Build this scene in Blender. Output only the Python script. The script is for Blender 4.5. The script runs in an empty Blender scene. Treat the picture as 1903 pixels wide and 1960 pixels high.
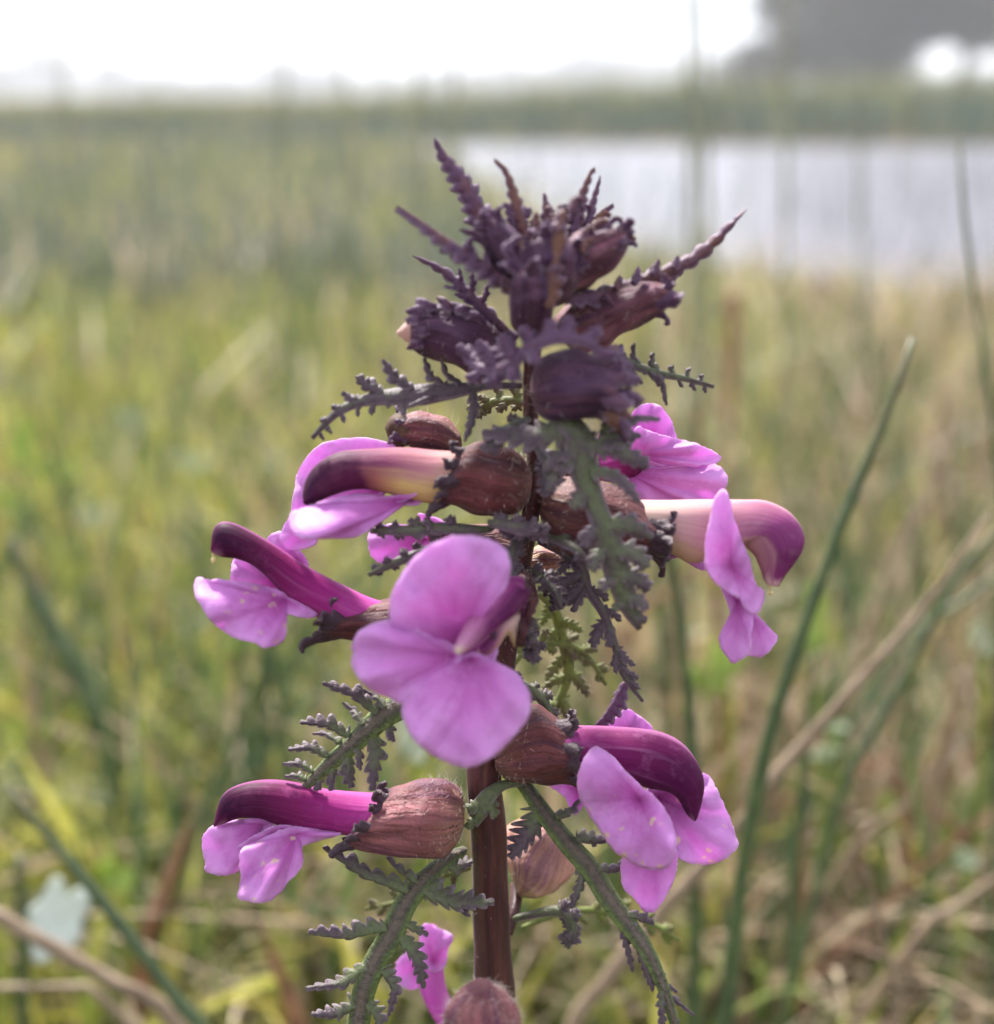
import bpy, math, random
import numpy as np
from mathutils import Vector

random.seed(7)
rng = np.random.default_rng(7)
R = math.radians
sc = bpy.context.scene
col = sc.collection

# ------------------------------------------------------------------ camera
HC = 0.19                       # camera height (m)
PITCH = R(16.85)
FPX = 2631.0                    # focal length in pixels of a 1903 x 1960 picture
FOCUS = 0.130
CAMPOS = Vector((0, 0, HC))
FWD = Vector((0, math.cos(PITCH), -math.sin(PITCH)))
UP = Vector((0, math.sin(PITCH), math.cos(PITCH)))
RIGHT = Vector((1, 0, 0))
cam = bpy.data.cameras.new('camera')
cam.sensor_fit = 'HORIZONTAL'
cam.sensor_width = 36
cam.lens = 36 * FPX / 1903
cam.clip_start = 0.005
cam.clip_end = 3000
cam.dof.use_dof = True
cam.dof.focus_distance = FOCUS
cam.dof.aperture_fstop = cam.lens / 3.3
camo = bpy.data.objects.new('camera', cam)
col.objects.link(camo)
camo.location = CAMPOS
camo.rotation_euler = (math.pi / 2 - PITCH, 0, 0)
sc.camera = camo

# ------------------------------------------------------------------ sky, sun, exposure
SUN_EL, SUN_AZ = R(48), R(-22)          # azimuth from +Y (forward), negative = to the left
w = bpy.data.worlds.new('World')
sc.world = w
w.use_nodes = True
nt = w.node_tree
nt.nodes.clear()
o = nt.nodes.new('ShaderNodeOutputWorld')
bg = nt.nodes.new('ShaderNodeBackground')
sky = nt.nodes.new('ShaderNodeTexSky')
sky.sky_type = 'NISHITA'
sky.sun_disc = False
sky.sun_elevation = SUN_EL
sky.sun_rotation = SUN_AZ
tc = nt.nodes.new('ShaderNodeTexCoord')
mp = nt.nodes.new('ShaderNodeMapping')
mp.inputs['Scale'].default_value = (1.4, 1.4, 4.0)
mp.inputs['Location'].default_value = (0.35, 0.2, 0.1)
nz = nt.nodes.new('ShaderNodeTexNoise')
nz.inputs['Scale'].default_value = 2.2
nz.inputs['Detail'].default_value = 5
rp = nt.nodes.new('ShaderNodeValToRGB')
rp.color_ramp.elements[0].position = 0.36
rp.color_ramp.elements[0].color = (0.6, 0.6, 0.6, 1)
rp.color_ramp.elements[1].position = 0.56
mx = nt.nodes.new('ShaderNodeMixRGB')
nz2 = nt.nodes.new('ShaderNodeTexNoise')
nz2.inputs['Scale'].default_value = 3.1
nz2.inputs['Detail'].default_value = 4
rp2 = nt.nodes.new('ShaderNodeValToRGB')
rp2.color_ramp.elements[0].position = 0.40
rp2.color_ramp.elements[0].color = (4.6, 5.2, 6.2, 1)
rp2.color_ramp.elements[1].position = 0.62
rp2.color_ramp.elements[1].color = (9.6, 9.9, 10.4, 1)
nt.links.new(mp.outputs[0], nz2.inputs['Vector'])
nt.links.new(nz2.outputs['Fac'], rp2.inputs[0])
nt.links.new(rp2.outputs[0], mx.inputs[2])
bg.inputs['Strength'].default_value = 0.062
L = nt.links.new
L(tc.outputs['Generated'], mp.inputs[0]); L(mp.outputs[0], nz.inputs['Vector'])
L(nz.outputs['Fac'], rp.inputs[0]); L(rp.outputs[0], mx.inputs[0])
L(sky.outputs[0], mx.inputs[1]); L(mx.outputs[0], bg.inputs[0]); L(bg.outputs[0], o.inputs[0])

sl = bpy.data.lights.new('sun', 'SUN')
sl.energy = 3.6
sl.angle = R(8)
sl.color = (1.0, 0.96, 0.9)
so = bpy.data.objects.new('sun', sl)
col.objects.link(so)
sdir = Vector((math.sin(SUN_AZ) * math.cos(SUN_EL), math.cos(SUN_AZ) * math.cos(SUN_EL), math.sin(SUN_EL)))
so.rotation_euler = sdir.to_track_quat('Z', 'Y').to_euler()
so.location = (0, 0, 5)

vs = sc.view_settings
vs.view_transform = 'Standard'
vs.look = 'None'
vs.gamma = 1
vs.exposure = 1.75
sc.cycles.use_denoising = True
sc.cycles.use_adaptive_sampling = True
sc.cycles.adaptive_threshold = 0.02
sc.cycles.max_bounces = 6
sc.cycles.volume_bounces = 1
sc.cycles.sample_clamp_indirect = 8

# ------------------------------------------------------------------ helpers
def at(x, y, d=0.0):
    """picture point (1903 x 1960) at d millimetres in front of the focus plane -> world"""
    dep = FOCUS - d * 0.001
    return CAMPOS + FWD * dep + RIGHT * ((x - 951.5) / FPX * dep) + UP * ((980 - y) / FPX * dep)

def stem_d(y):
    return (1300 - y) * 0.0149

def cr(pts, n):
    """Catmull-Rom through pts (tuples of any length), n samples evenly spaced by arc length"""
    p = np.array(pts, float)
    if len(p) == 2:
        f = np.linspace(0, 1, n)[:, None]
        return p[0] * (1 - f) + p[1] * f
    q = np.vstack([2 * p[0] - p[1], p, 2 * p[-1] - p[-2]])
    out = []
    for i in range(1, len(q) - 2):
        for s in np.linspace(0, 1, 16, endpoint=False):
            a, b, c, d = q[i - 1], q[i], q[i + 1], q[i + 2]
            out.append(0.5 * (2 * b + (c - a) * s + (2 * a - 5 * b + 4 * c - d) * s * s + (3 * b - a - 3 * c + d) * s ** 3))
    out.append(p[-1])
    out = np.array(out)
    k = np.concatenate([[0], np.cumsum(np.linalg.norm(np.diff(out[:, :3], axis=0), axis=1))])
    f = np.linspace(0, k[-1], n)
    return np.stack([np.interp(f, k, out[:, j]) for j in range(out.shape[1])], 1)

def cr_closed(pts, n):
    p = [tuple(q) for q in pts]
    m = len(p)
    out = []
    q = np.array(p, float)
    for i in range(m):
        a, b, c, d = q[(i - 1) % m], q[i], q[(i + 1) % m], q[(i + 2) % m]
        for s in np.linspace(0, 1, 12, endpoint=False):
            out.append(0.5 * (2 * b + (c - a) * s + (2 * a - 5 * b + 4 * c - d) * s * s + (3 * b - a - 3 * c + d) * s ** 3))
    out.append(out[0])
    out = np.array(out)
    k = np.concatenate([[0], np.cumsum(np.linalg.norm(np.diff(out, axis=0), axis=1))])
    f = np.linspace(0, k[-1], n, endpoint=False)
    return np.stack([np.interp(f, k, out[:, j]) for j in range(out.shape[1])], 1)

def curve_val(vals, n):
    v = np.array(vals, float)
    return np.interp(np.linspace(0, 1, n), np.linspace(0, 1, len(v)), v)

def mesh(name, verts, faces, mat, parent=None, attrs=None, origin=None, smooth=True):
    v = np.asarray([tuple(p) for p in verts], float) if not isinstance(verts, np.ndarray) else verts
    if origin is not None:
        v = v - np.array(origin)
    me = bpy.data.meshes.new(name)
    me.from_pydata(v.tolist(), [], faces)
    me.validate()
    if smooth:
        me.polygons.foreach_set('use_smooth', [True] * len(me.polygons))
    for k, a in (attrs or {}).items():
        at_ = me.attributes.new(k, 'FLOAT', 'POINT')
        at_.data.foreach_set('value', np.asarray(a, np.float32))
    me.materials.append(mat)
    ob = bpy.data.objects.new(name, me)
    col.objects.link(ob)
    if parent is not None:
        ob.parent = parent
    elif origin is not None:
        ob.location = origin
    return ob

def tag(ob, label=None, cat=None, group=None, kind=None):
    if label: ob['label'] = label
    if cat: ob['category'] = cat
    if group: ob['group'] = group
    if kind: ob['kind'] = kind
    return ob

class N:
    """tiny node-tree writer"""
    def __init__(s, name):
        s.m = bpy.data.materials.new(name)
        s.m.use_nodes = True
        s.t = s.m.node_tree
        s.t.nodes.clear()
        s.out = s.t.nodes.new('ShaderNodeOutputMaterial')
    def new(s, t): return s.t.nodes.new('ShaderNode' + t)
    def put(s, sock, v):
        if hasattr(v, 'is_output') or isinstance(v, bpy.types.NodeSocket): s.t.links.new(v, sock)
        elif isinstance(v, tuple) and len(v) == 3 and sock.type == 'RGBA': sock.default_value = (*v, 1)
        else: sock.default_value = v
    def attr(s, name):
        n = s.new('Attribute'); n.attribute_name = name; return n.outputs['Fac']
    def math(s, op, a, b=0.0, c=None, clamp=False):
        n = s.new('Math'); n.operation = op; n.use_clamp = clamp
        s.put(n.inputs[0], a); s.put(n.inputs[1], b)
        if c is not None: s.put(n.inputs[2], c)
        return n.outputs[0]
    def xyz(s, x, y, z=0.0):
        n = s.new('CombineXYZ'); s.put(n.inputs[0], x); s.put(n.inputs[1], y); s.put(n.inputs[2], z); return n.outputs[0]
    def coord(s, k='Object'): return s.new('TexCoord').outputs[k]
    def noise(s, vec, scale, detail=3, rough=0.55):
        n = s.new('TexNoise'); s.put(n.inputs['Vector'], vec); n.inputs['Scale'].default_value = scale
        n.inputs['Detail'].default_value = detail; n.inputs['Roughness'].default_value = rough; return n.outputs['Fac']
    def voro(s, vec, scale):
        n = s.new('TexVoronoi'); s.put(n.inputs['Vector'], vec); n.inputs['Scale'].default_value = scale; return n.outputs['Distance']
    def ramp(s, f, stops):
        n = s.new('ValToRGB'); e = n.color_ramp.elements
        while len(e) < len(stops): e.new(0.5)
        for q, (p, c) in zip(e, stops):
            q.position = p; q.color = (*c, 1) if isinstance(c, tuple) else (c, c, c, 1)
        s.put(n.inputs[0], f); return n.outputs[0]
    def mix(s, a, b, f, mode='MIX'):
        n = s.new('MixRGB'); n.blend_type = mode
        s.put(n.inputs[0], f); s.put(n.inputs[1], a); s.put(n.inputs[2], b); return n.outputs[0]
    def bump(s, h, dist, strength=1.0):
        n = s.new('Bump'); s.put(n.inputs['Height'], h); n.inputs['Distance'].default_value = dist
        n.inputs['Strength'].default_value = strength; return n.outputs[0]
    def finish(s, colr, rough=0.6, normal=None, trans=0.0, tcol=None, sheen=0.0, spec=0.4, coat=0.0):
        p = s.new('BsdfPrincipled')
        s.put(p.inputs['Base Color'], colr); s.put(p.inputs['Roughness'], rough)
        p.inputs['Specular IOR Level'].default_value = spec
        if sheen:
            p.inputs['Sheen Weight'].default_value = sheen; p.inputs['Sheen Roughness'].default_value = 0.45
        if normal is not None: s.put(p.inputs['Normal'], normal)
        sh = p.outputs[0]
        if trans:
            t = s.new('BsdfTranslucent'); s.put(t.inputs[0], tcol if tcol is not None else colr)
            if normal is not None: s.put(t.inputs['Normal'], normal)
            m = s.new('MixShader'); m.inputs[0].default_value = trans
            s.t.links.new(sh, m.inputs[1]); s.t.links.new(t.outputs[0], m.inputs[2]); sh = m.outputs[0]
        s.t.links.new(sh, s.out.inputs[0])
        return s.m

# ------------------------------------------------------------------ materials
def petal_mat(name, speck, pale=0.0):
    n = N(name)
    r, a = n.attr('r'), n.attr('a')
    ob = n.coord()
    wob = n.noise(ob, 160, 3)
    rr = n.math('ADD', r, n.math('MULTIPLY', n.math('SUBTRACT', wob, 0.5), 0.5))
    c = n.ramp(rr, [(0.0, (0.46, 0.055, 0.34)), (0.2, (0.58, 0.13, 0.50)), (0.5, (0.69, 0.245, 0.66)), (0.95, (0.79, 0.39, 0.81))])
    mo = n.noise(ob, 420, 5, 0.7)
    c = n.mix(c, (0.86, 0.52, 0.88), n.ramp(mo, [(0.52, 0.0), (0.74, 0.42)]))
    c = n.mix(c, (0.52, 0.10, 0.50), n.ramp(mo, [(0.26, 0.42), (0.46, 0.0)]))
    vn = n.noise(n.xyz(n.math('ADD', n.math('MULTIPLY', a, 11.0), n.math('MULTIPLY', wob, 2.2)), n.math('MULTIPLY', r, 1.6)), 1.0, 5, 0.65)
    vm = n.ramp(vn, [(0.36, 1.0), (0.50, 0.0)])
    vm = n.math('MULTIPLY', vm, n.ramp(r, [(0.0, 0.85), (0.55, 0.5), (0.9, 0.12)]))
    c = n.mix(c, (0.48, 0.065, 0.42), n.math('MULTIPLY', vm, 0.34))
    fine = n.noise(n.xyz(n.math('MULTIPLY', a, 60.0), n.math('MULTIPLY', r, 2.5)), 1.0, 3)
    c = n.mix(c, (0.82, 0.42, 0.84), n.ramp(fine, [(0.50, 0.0), (0.75, 0.2)]))
    edge = n.ramp(r, [(0.94, 0.0), (1.0, 0.45)])
    c = n.mix(c, (0.86, 0.58, 0.86), edge)
    if speck:
        vadd = n.new('VectorMath'); vadd.operation = 'ADD'
        nn_ = n.new('TexNoise'); n.put(nn_.inputs['Vector'], ob); nn_.inputs['Scale'].default_value = 900
        vsc = n.new('VectorMath'); vsc.operation = 'SCALE'; n.put(vsc.inputs[0], nn_.outputs['Color']); vsc.inputs['Scale'].default_value = 0.0011
        n.put(vadd.inputs[0], ob); n.put(vadd.inputs[1], vsc.outputs[0])
        v = n.voro(vadd.outputs[0], 640)
        m = n.ramp(v, [(0.17, 1.0), (0.26, 0.0)])
        ms = n.ramp(n.noise(ob, 210, 2), [(0.42, 0.0), (0.49, 1.0)])
        sp = n.math('MULTIPLY', n.math('MULTIPLY', m, ms), speck)
        c = n.mix(c, (0.80, 0.62, 0.46), sp)
    h = n.math('ADD', n.math('MULTIPLY', vn, 0.7), n.math('MULTIPLY', fine, 0.5))
    h = n.math('ADD', h, n.math('ADD', n.noise(ob, 1500, 2), n.math('MULTIPLY', mo, 1.4)))
    return n.finish(c, 0.55, n.bump(h, 0.0001, 0.7), trans=0.45, sheen=0.04, spec=0.3)

M_PETAL = petal_mat('petal_pink', 0.0)
M_PETAL_S = petal_mat('petal_pink_speckled', 0.85)

def hood_mat(name, stops_top, stops_bot, streak, spec=0.12, split=(0.12, 0.42), lines=0.3):
    n = N(name)
    t, v = n.attr('t'), n.attr('v')
    st = n.noise(n.xyz(n.math('MULTIPLY', t, 1.6), n.math('MULTIPLY', v, 7.0), n.attr('s')), 1.0, 4, 0.6)
    tt = n.math('ADD', t, n.math('MULTIPLY', n.math('SUBTRACT', st, 0.5), 0.22))
    top = n.ramp(tt, stops_top); bot = n.ramp(tt, stops_bot)
    f = n.ramp(n.math('ADD', v, n.math('MULTIPLY', n.math('SUBTRACT', st, 0.5), 0.6)), [(split[0], 0.0), (split[1], 1.0)])
    c = n.mix(bot, top, f)
    c = n.mix(c, streak, n.math('MULTIPLY', n.ramp(st, [(0.54, 0.0), (0.72, 0.5)]), n.ramp(t, [(0.35, 1.0), (0.75, 0.12)])))
    ln = n.noise(n.xyz(n.math('MULTIPLY', t, 1.6), n.math('MULTIPLY', v, 17.0), n.attr('s')), 1.0, 4, 0.6)
    blot = n.noise(n.coord(), 480, 5, 0.7)
    c = n.mix(c, streak, n.math('MULTIPLY', n.ramp(blot, [(0.52, 0.0), (0.75, 0.35)]), n.ramp(t, [(0.4, 1.0), (0.8, 0.3)])))
    c = n.mix(c, streak, n.ramp(v, [(0.955, 0.0), (0.995, 0.5)]))
    c = n.mix(c, (0.10, 0.01, 0.06), n.ramp(ln, [(0.30, lines), (0.46, 0.0)]))
    return n.finish(c, 0.58, n.bump(n.math('ADD', st, n.math('MULTIPLY', ln, 0.3)), 0.00016, 0.7), trans=0.10, sheen=0.0, spec=spec)

MG, DK, PK = (0.40, 0.035, 0.26), (0.050, 0.006, 0.042), (0.66, 0.20, 0.56)
M_HOOD = hood_mat('hood_maroon', [(0.0, (0.50, 0.075, 0.34)), (0.25, (0.34, 0.024, 0.20)), (0.5, (0.17, 0.009, 0.085)), (0.7, (0.065, 0.004, 0.034)), (0.88, (0.030, 0.003, 0.024)), (1.0, (0.12, 0.010, 0.065))],
                  [(0.0, (0.50, 0.09, 0.31)), (0.35, (0.34, 0.030, 0.19)), (0.6, (0.10, 0.007, 0.055)), (0.9, (0.05, 0.004, 0.03)), (1.0, (0.55, 0.24, 0.38))], (0.50, 0.13, 0.38))
M_HOOD_Y = hood_mat('hood_yellow_throat', [(0.0, (0.60, 0.34, 0.30)), (0.2, (0.46, 0.19, 0.22)), (0.42, (0.20, 0.04, 0.10)), (0.62, (0.07, 0.012, 0.045)), (0.85, (0.035, 0.006, 0.028)), (1.0, (0.05, 0.008, 0.035))],
                    [(0.0, (0.60, 0.42, 0.19)), (0.36, (0.66, 0.45, 0.17)), (0.5, (0.40, 0.15, 0.11)), (0.6, (0.10, 0.014, 0.05)), (1.0, (0.045, 0.007, 0.035))], (0.46, 0.18, 0.24), split=(0.30, 0.66), lines=0.12)
M_HOOD_P = hood_mat('hood_pale', [(0.0, (0.62, 0.44, 0.34)), (0.3, (0.58, 0.32, 0.34)), (0.48, (0.40, 0.15, 0.23)), (0.66, (0.22, 0.04, 0.15)), (0.85, (0.14, 0.02, 0.10)), (0.96, (0.20, 0.03, 0.13)), (1.0, (0.62, 0.36, 0.38))],
                    [(0.0, (0.60, 0.46, 0.25)), (0.45, (0.56, 0.34, 0.26)), (0.7, (0.44, 0.22, 0.24)), (0.92, (0.34, 0.12, 0.18)), (1.0, (0.70, 0.46, 0.44))], (0.66, 0.42, 0.44), lines=0.14)
M_HOOD_F = hood_mat('hood_front', [(0.0, (0.22, 0.03, 0.15)), (0.3, (0.22, 0.03, 0.15)), (0.7, (0.34, 0.09, 0.24)), (0.93, (0.46, 0.20, 0.34)), (1.0, (0.62, 0.46, 0.36))],
                    [(0.0, (0.13, 0.012, 0.09)), (0.3, (0.08, 0.01, 0.06)), (0.7, (0.12, 0.015, 0.085)), (0.93, (0.36, 0.13, 0.25)), (1.0, (0.6, 0.44, 0.34))], (0.50, 0.2, 0.4), split=(0.35, 0.62))

M_HOOD_D = hood_mat('hood_deep_magenta', [(0.0, (0.38, 0.055, 0.25)), (0.2, (0.21, 0.014, 0.12)), (0.45, (0.12, 0.006, 0.068)), (0.7, (0.065, 0.004, 0.042)), (1.0, (0.09, 0.008, 0.055))],
                    [(0.0, (0.36, 0.07, 0.26)), (0.35, (0.30, 0.05, 0.21)), (0.55, (0.10, 0.009, 0.07)), (0.93, (0.07, 0.007, 0.05)), (1.0, (0.50, 0.22, 0.38))], (0.52, 0.20, 0.42))

M_HOOD_K = hood_mat('hood_pink', [(0.0, (0.66, 0.17, 0.58)), (0.5, (0.58, 0.09, 0.46)), (1.0, (0.50, 0.07, 0.36))], [(0.0, (0.66, 0.17, 0.58)), (1.0, (0.50, 0.07, 0.36))], (0.7, 0.28, 0.62))

def calyx_mat(name, base, mid, mouth, pits=True):
    n = N(name)
    t, v, sd = n.attr('t'), n.attr('v'), n.attr('s')
    ob = n.coord()
    vein = n.noise(n.xyz(n.math('MULTIPLY', t, 1.8), n.math('MULTIPLY', v, 5.5), sd), 1.0, 5, 0.65)
    ribs = n.noise(n.xyz(n.math('MULTIPLY', t, 2.0), n.math('MULTIPLY', v, 9.0), sd), 1.0, 4, 0.6)
    mott = n.noise(ob, 650, 4, 0.65)
    c = n.ramp(n.math('ADD', t, n.math('MULTIPLY', n.math('SUBTRACT', mott, 0.5), 0.35)), [(0.0, base), (0.45, mid), (0.85, mid), (1.0, mouth)])
    c = n.mix(c, tuple(x * 1.6 for x in mid), n.ramp(vein, [(0.5, 0.0), (0.68, 0.45)]))
    stk = n.noise(n.xyz(n.math('MULTIPLY', t, 0.9), n.math('MULTIPLY', v, 7.0), n.math('ADD', sd, 3.3)), 1.0, 4, 0.6)
    c = n.mix(c, (mid[0] * 0.42, mid[1] * 0.30, mid[2] * 0.75), n.ramp(stk, [(0.50, 0.0), (0.62, 0.8)]))
    c = n.mix(c, (mid[0] * 2.1, mid[1] * 2.0, mid[2] * 2.2), n.ramp(stk, [(0.30, 0.55), (0.42, 0.0)]))
    wv_ = n.math('MULTIPLY', n.math('SUBTRACT', mott, 0.5), 0.9)
    vo = n.new('TexVoronoi'); vo.feature = 'DISTANCE_TO_EDGE'; vo.inputs['Scale'].default_value = 1.0
    n.put(vo.inputs['Vector'], n.xyz(n.math('ADD', n.math('MULTIPLY', t, 1.1), n.math('MULTIPLY', wv_, 0.7)), n.math('ADD', n.math('MULTIPLY', v, 6.0), n.math('MULTIPLY', wv_, 0.7)), sd))
    net = n.ramp(vo.outputs['Distance'], [(0.0, 1.0), (0.13, 0.0)])
    c = n.mix(c, tuple(x * 0.45 for x in mid), n.math('MULTIPLY', net, 0.42))
    c = n.mix(c, tuple(x * 0.5 for x in mid), n.ramp(ribs, [(0.30, 0.4), (0.45, 0.0)]))
    if pits:
        dots = n.ramp(n.voro(ob, 1500), [(0.16, 1.0), (0.26, 0.0)])
        dm = n.ramp(n.noise(ob, 260, 2), [(0.5, 0.0), (0.62, 0.8)])
        c = n.mix(c, (0.03, 0.012, 0.014), n.math('MULTIPLY', dots, dm))
    h = n.math('ADD', n.math('ADD', n.math('MULTIPLY', ribs, 0.7), n.math('MULTIPLY', net, 0.22)), n.math('MULTIPLY', mott, 0.7))
    h = n.math('ADD', h, n.math('MULTIPLY', n.noise(ob, 2600, 2), 0.25))
    return n.finish(c, 0.62, n.bump(h, 0.0004, 0.85), trans=0.08, sheen=0.04, spec=0.35)

M_CAL = calyx_mat('calyx_brown', (0.19, 0.082, 0.058), (0.125, 0.032, 0.034), (0.045, 0.014, 0.024))
M_CAL_L = calyx_mat('calyx_pink', (0.31, 0.165, 0.105), (0.225, 0.075, 0.082), (0.11, 0.030, 0.042))
M_CAL_D = calyx_mat('calyx_dark', (0.15, 0.062, 0.09), (0.090, 0.034, 0.075), (0.19, 0.08, 0.12), False)
M_CAL_T = calyx_mat('calyx_top', (0.26, 0.12, 0.11), (0.15, 0.052, 0.08), (0.26, 0.10, 0.09), False)
M_CAL_Y = calyx_mat('calyx_yellow', (0.50, 0.36, 0.17), (0.44, 0.22, 0.17), (0.34, 0.16, 0.15), False)

def leaf_mat(name, green, purple, edgec, tr=0.16):
    n = N(name)
    e, t, k = n.attr('e'), n.attr('t'), n.attr('k')
    ob = n.coord()
    ns = n.noise(ob, 420, 5, 0.65)
    f = n.math('ADD', k, n.math('MULTIPLY', n.math('SUBTRACT', ns, 0.5), 1.6))
    f = n.math('ADD', f, n.math('MULTIPLY', n.math('POWER', e, 2.0), 0.35))
    c = n.mix(green, purple, n.ramp(f, [(0.25, 0.0), (0.85, 1.0)]))
    mid = n.ramp(e, [(0.0, 0.75), (0.16, 0.0)])
    c = n.mix(c, tuple(min(1, x * 1.9) for x in green), n.math('MULTIPLY', mid, 0.6))
    c = n.mix(c, edgec, n.ramp(n.math('ADD', e, n.math('MULTIPLY', ns, 0.25)), [(0.88, 0.0), (1.15, 0.7)]))
    fine = n.noise(ob, 2200, 3)
    c = n.mix(c, (0.02, 0.015, 0.02), n.ramp(fine, [(0.3, 0.35), (0.5, 0.0)]))
    h = n.math('ADD', n.math('MULTIPLY', ns, 1.0), n.math('MULTIPLY', fine, 0.6))
    return n.finish(c, 0.55, n.bump(h, 0.00032, 0.9), trans=tr, sheen=0.09, spec=0.42)

M_LEAF = leaf_mat('leaf_green_purple', (0.115, 0.135, 0.060), (0.090, 0.055, 0.075), (0.22, 0.16, 0.20))
M_BRACT = leaf_mat('bract_purple', (0.22, 0.095, 0.065), (0.135, 0.060, 0.130), (0.30, 0.20, 0.30), 0.32)
M_LEAF_Y = leaf_mat('leaf_yellow_green', (0.22, 0.26, 0.06), (0.16, 0.11, 0.07), (0.26, 0.26, 0.12), 0.35)

n = N('leaf_rachis')
e = n.attr('e'); ob = n.coord()
ns_ = n.noise(ob, 500, 5, 0.65)
f_ = n.math('ADD', e, n.math('MULTIPLY', n.math('SUBTRACT', ns_, 0.5), 0.7))
c = n.ramp(f_, [(0.05, (0.150, 0.115, 0.085)), (0.35, (0.095, 0.075, 0.058)), (0.6, (0.085, 0.105, 0.040)), (0.95, (0.15, 0.20, 0.055))])
c = n.mix(c, (0.03, 0.02, 0.025), n.ramp(n.noise(ob, 1900, 3), [(0.34, 0.45), (0.52, 0.0)]))
M_RACHIS = n.finish(c, 0.6, n.bump(n.math('ADD', ns_, n.noise(ob, 2400, 2)), 0.00035, 0.9), trans=0.12, sheen=0.1, spec=0.35)
M_TOOTH = leaf_mat('calyx_tooth_dark', (0.085, 0.042, 0.035), (0.050, 0.022, 0.036), (0.115, 0.07, 0.09), 0.1)

n = N('stem_maroon')
ob = n.coord()
st = n.noise(n.xyz(n.math('MULTIPLY', n.attr('t'), 1.2), n.math('MULTIPLY', n.attr('v'), 6.0)), 1.0, 4)
c = n.ramp(st, [(0.3, (0.030, 0.008, 0.012)), (0.55, (0.070, 0.018, 0.020)), (0.78, (0.13, 0.045, 0.036))])
sp = n.math('MULTIPLY', n.ramp(n.voro(ob, 1100), [(0.08, 0.3), (0.16, 0.0)]), n.ramp(n.noise(ob, 300, 2), [(0.5, 0.0), (0.6, 1.0)]))
c = n.mix(c, (0.30, 0.20, 0.16), sp)
M_STEM = n.finish(c, 0.45, n.bump(n.math('ADD', st, n.noise(ob, 1800, 3)), 0.00012, 0.6), sheen=0.1)

n = N('hair_white')
M_HAIR = n.finish((0.72, 0.66, 0.60), 0.6, trans=0.4)
n = N('stigma_cream')
M_STIG = n.finish((0.74, 0.62, 0.32), 0.3, trans=0.3)
n = N('bud_tip_pale')
M_TIP = n.finish(n.ramp(n.noise(n.coord(), 500, 3), [(0.3, (0.60, 0.30, 0.28)), (0.7, (0.68, 0.44, 0.36))]), 0.5, trans=0.3, sheen=0.4)
n = N('bud_tip_brown')
M_TIPB = n.finish(n.ramp(n.noise(n.coord(), 300, 3), [(0.4, (0.07, 0.035, 0.03)), (0.65, (0.20, 0.13, 0.07))]), 0.7, trans=0.05, spec=0.2)

# ------------------------------------------------------------------ plant builders
BASE = at(952, 1990, stem_d(1990))
BASE = Vector((BASE.x, BASE.y, 0.0))
plant = bpy.data.objects.new('lousewort_plant', None)
col.objects.link(plant)
plant.location = BASE
plant.empty_display_size = 0.02
tag(plant, 'pink-flowered marsh lousewort with maroon stem and purple ferny leaves', 'flower')
HAIRS = []        # (position, direction, length)

def loft(name, ea, eb, dc, dr, mat, parent, n=40, m=28, ribs=0, amp=0.0, hair=0, hair_t=(0, 1), expo=1.0, wob=0.0):
    """solid between two silhouette edges; dr = half thickness towards the viewer in mm"""
    A, B = cr(ea, n), cr(eb, n)
    dcv, drv = curve_val(dc, n), curve_val(dr, n)
    verts, t_, v_ = [], [], []
    ph = random.random() * 6
    for i in range(n):
        a, b = at(A[i, 0], A[i, 1], dcv[i]), at(B[i, 0], B[i, 1], dcv[i])
        cen, h = (a + b) / 2, (a - b) / 2
        wv = -FWD * (drv[i] * 0.001)
        for j in range(m):
            th = 2 * math.pi * j / m
            f = 1 + amp * math.sin(ribs * th + ph + 1.2 * math.sin(5 * i / n + ph)) + wob * math.sin(3 * th + 9 * i / n + ph) + wob * math.sin(2 * th - 17 * i / n) 
            cs, sn = math.cos(th), math.sin(th)
            cs = math.copysign(abs(cs) ** expo, cs); sn = math.copysign(abs(sn) ** expo, sn)
            verts.append(cen + h * (cs * f) + wv * (sn * f))
            t_.append(i / (n - 1)); v_.append((math.cos(th) + 1) / 2)
    faces = [(i * m + j, i * m + (j + 1) % m, (i + 1) * m + (j + 1) % m, (i + 1) * m + j) for i in range(n - 1) for j in range(m)]
    for i, tt in ((0, 0.0), (n - 1, 1.0)):
        cen = sum((verts[i * m + j] for j in range(m)), Vector()) / m
        verts.append(cen); t_.append(tt); v_.append(0.5)
        k = len(verts) - 1
        for j in range(m):
            q = (i * m + j, i * m + (j + 1) % m, k)
            faces.append(q if i else q[::-1])
    if hair:
        for _ in range(hair):
            i = int((hair_t[0] + (hair_t[1] - hair_t[0]) * random.random()) * (n - 1)); j = random.randrange(m)
            p = verts[i * m + j]; cen = sum((verts[i * m + q] for q in range(0, m, 4)), Vector()) / (m / 4)
            d = (p - cen).normalized() + Vector((random.gauss(0, .35), random.gauss(0, .35), random.gauss(0, .35)))
            HAIRS.append((p, d.normalized(), random.uniform(0.35, 0.85) * 0.001))
    ob = mesh(name, verts, faces, mat, parent, {'t': t_, 'v': v_, 's': [ph * 9] * len(verts)}, BASE)
    return ob, verts, n, m

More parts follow.
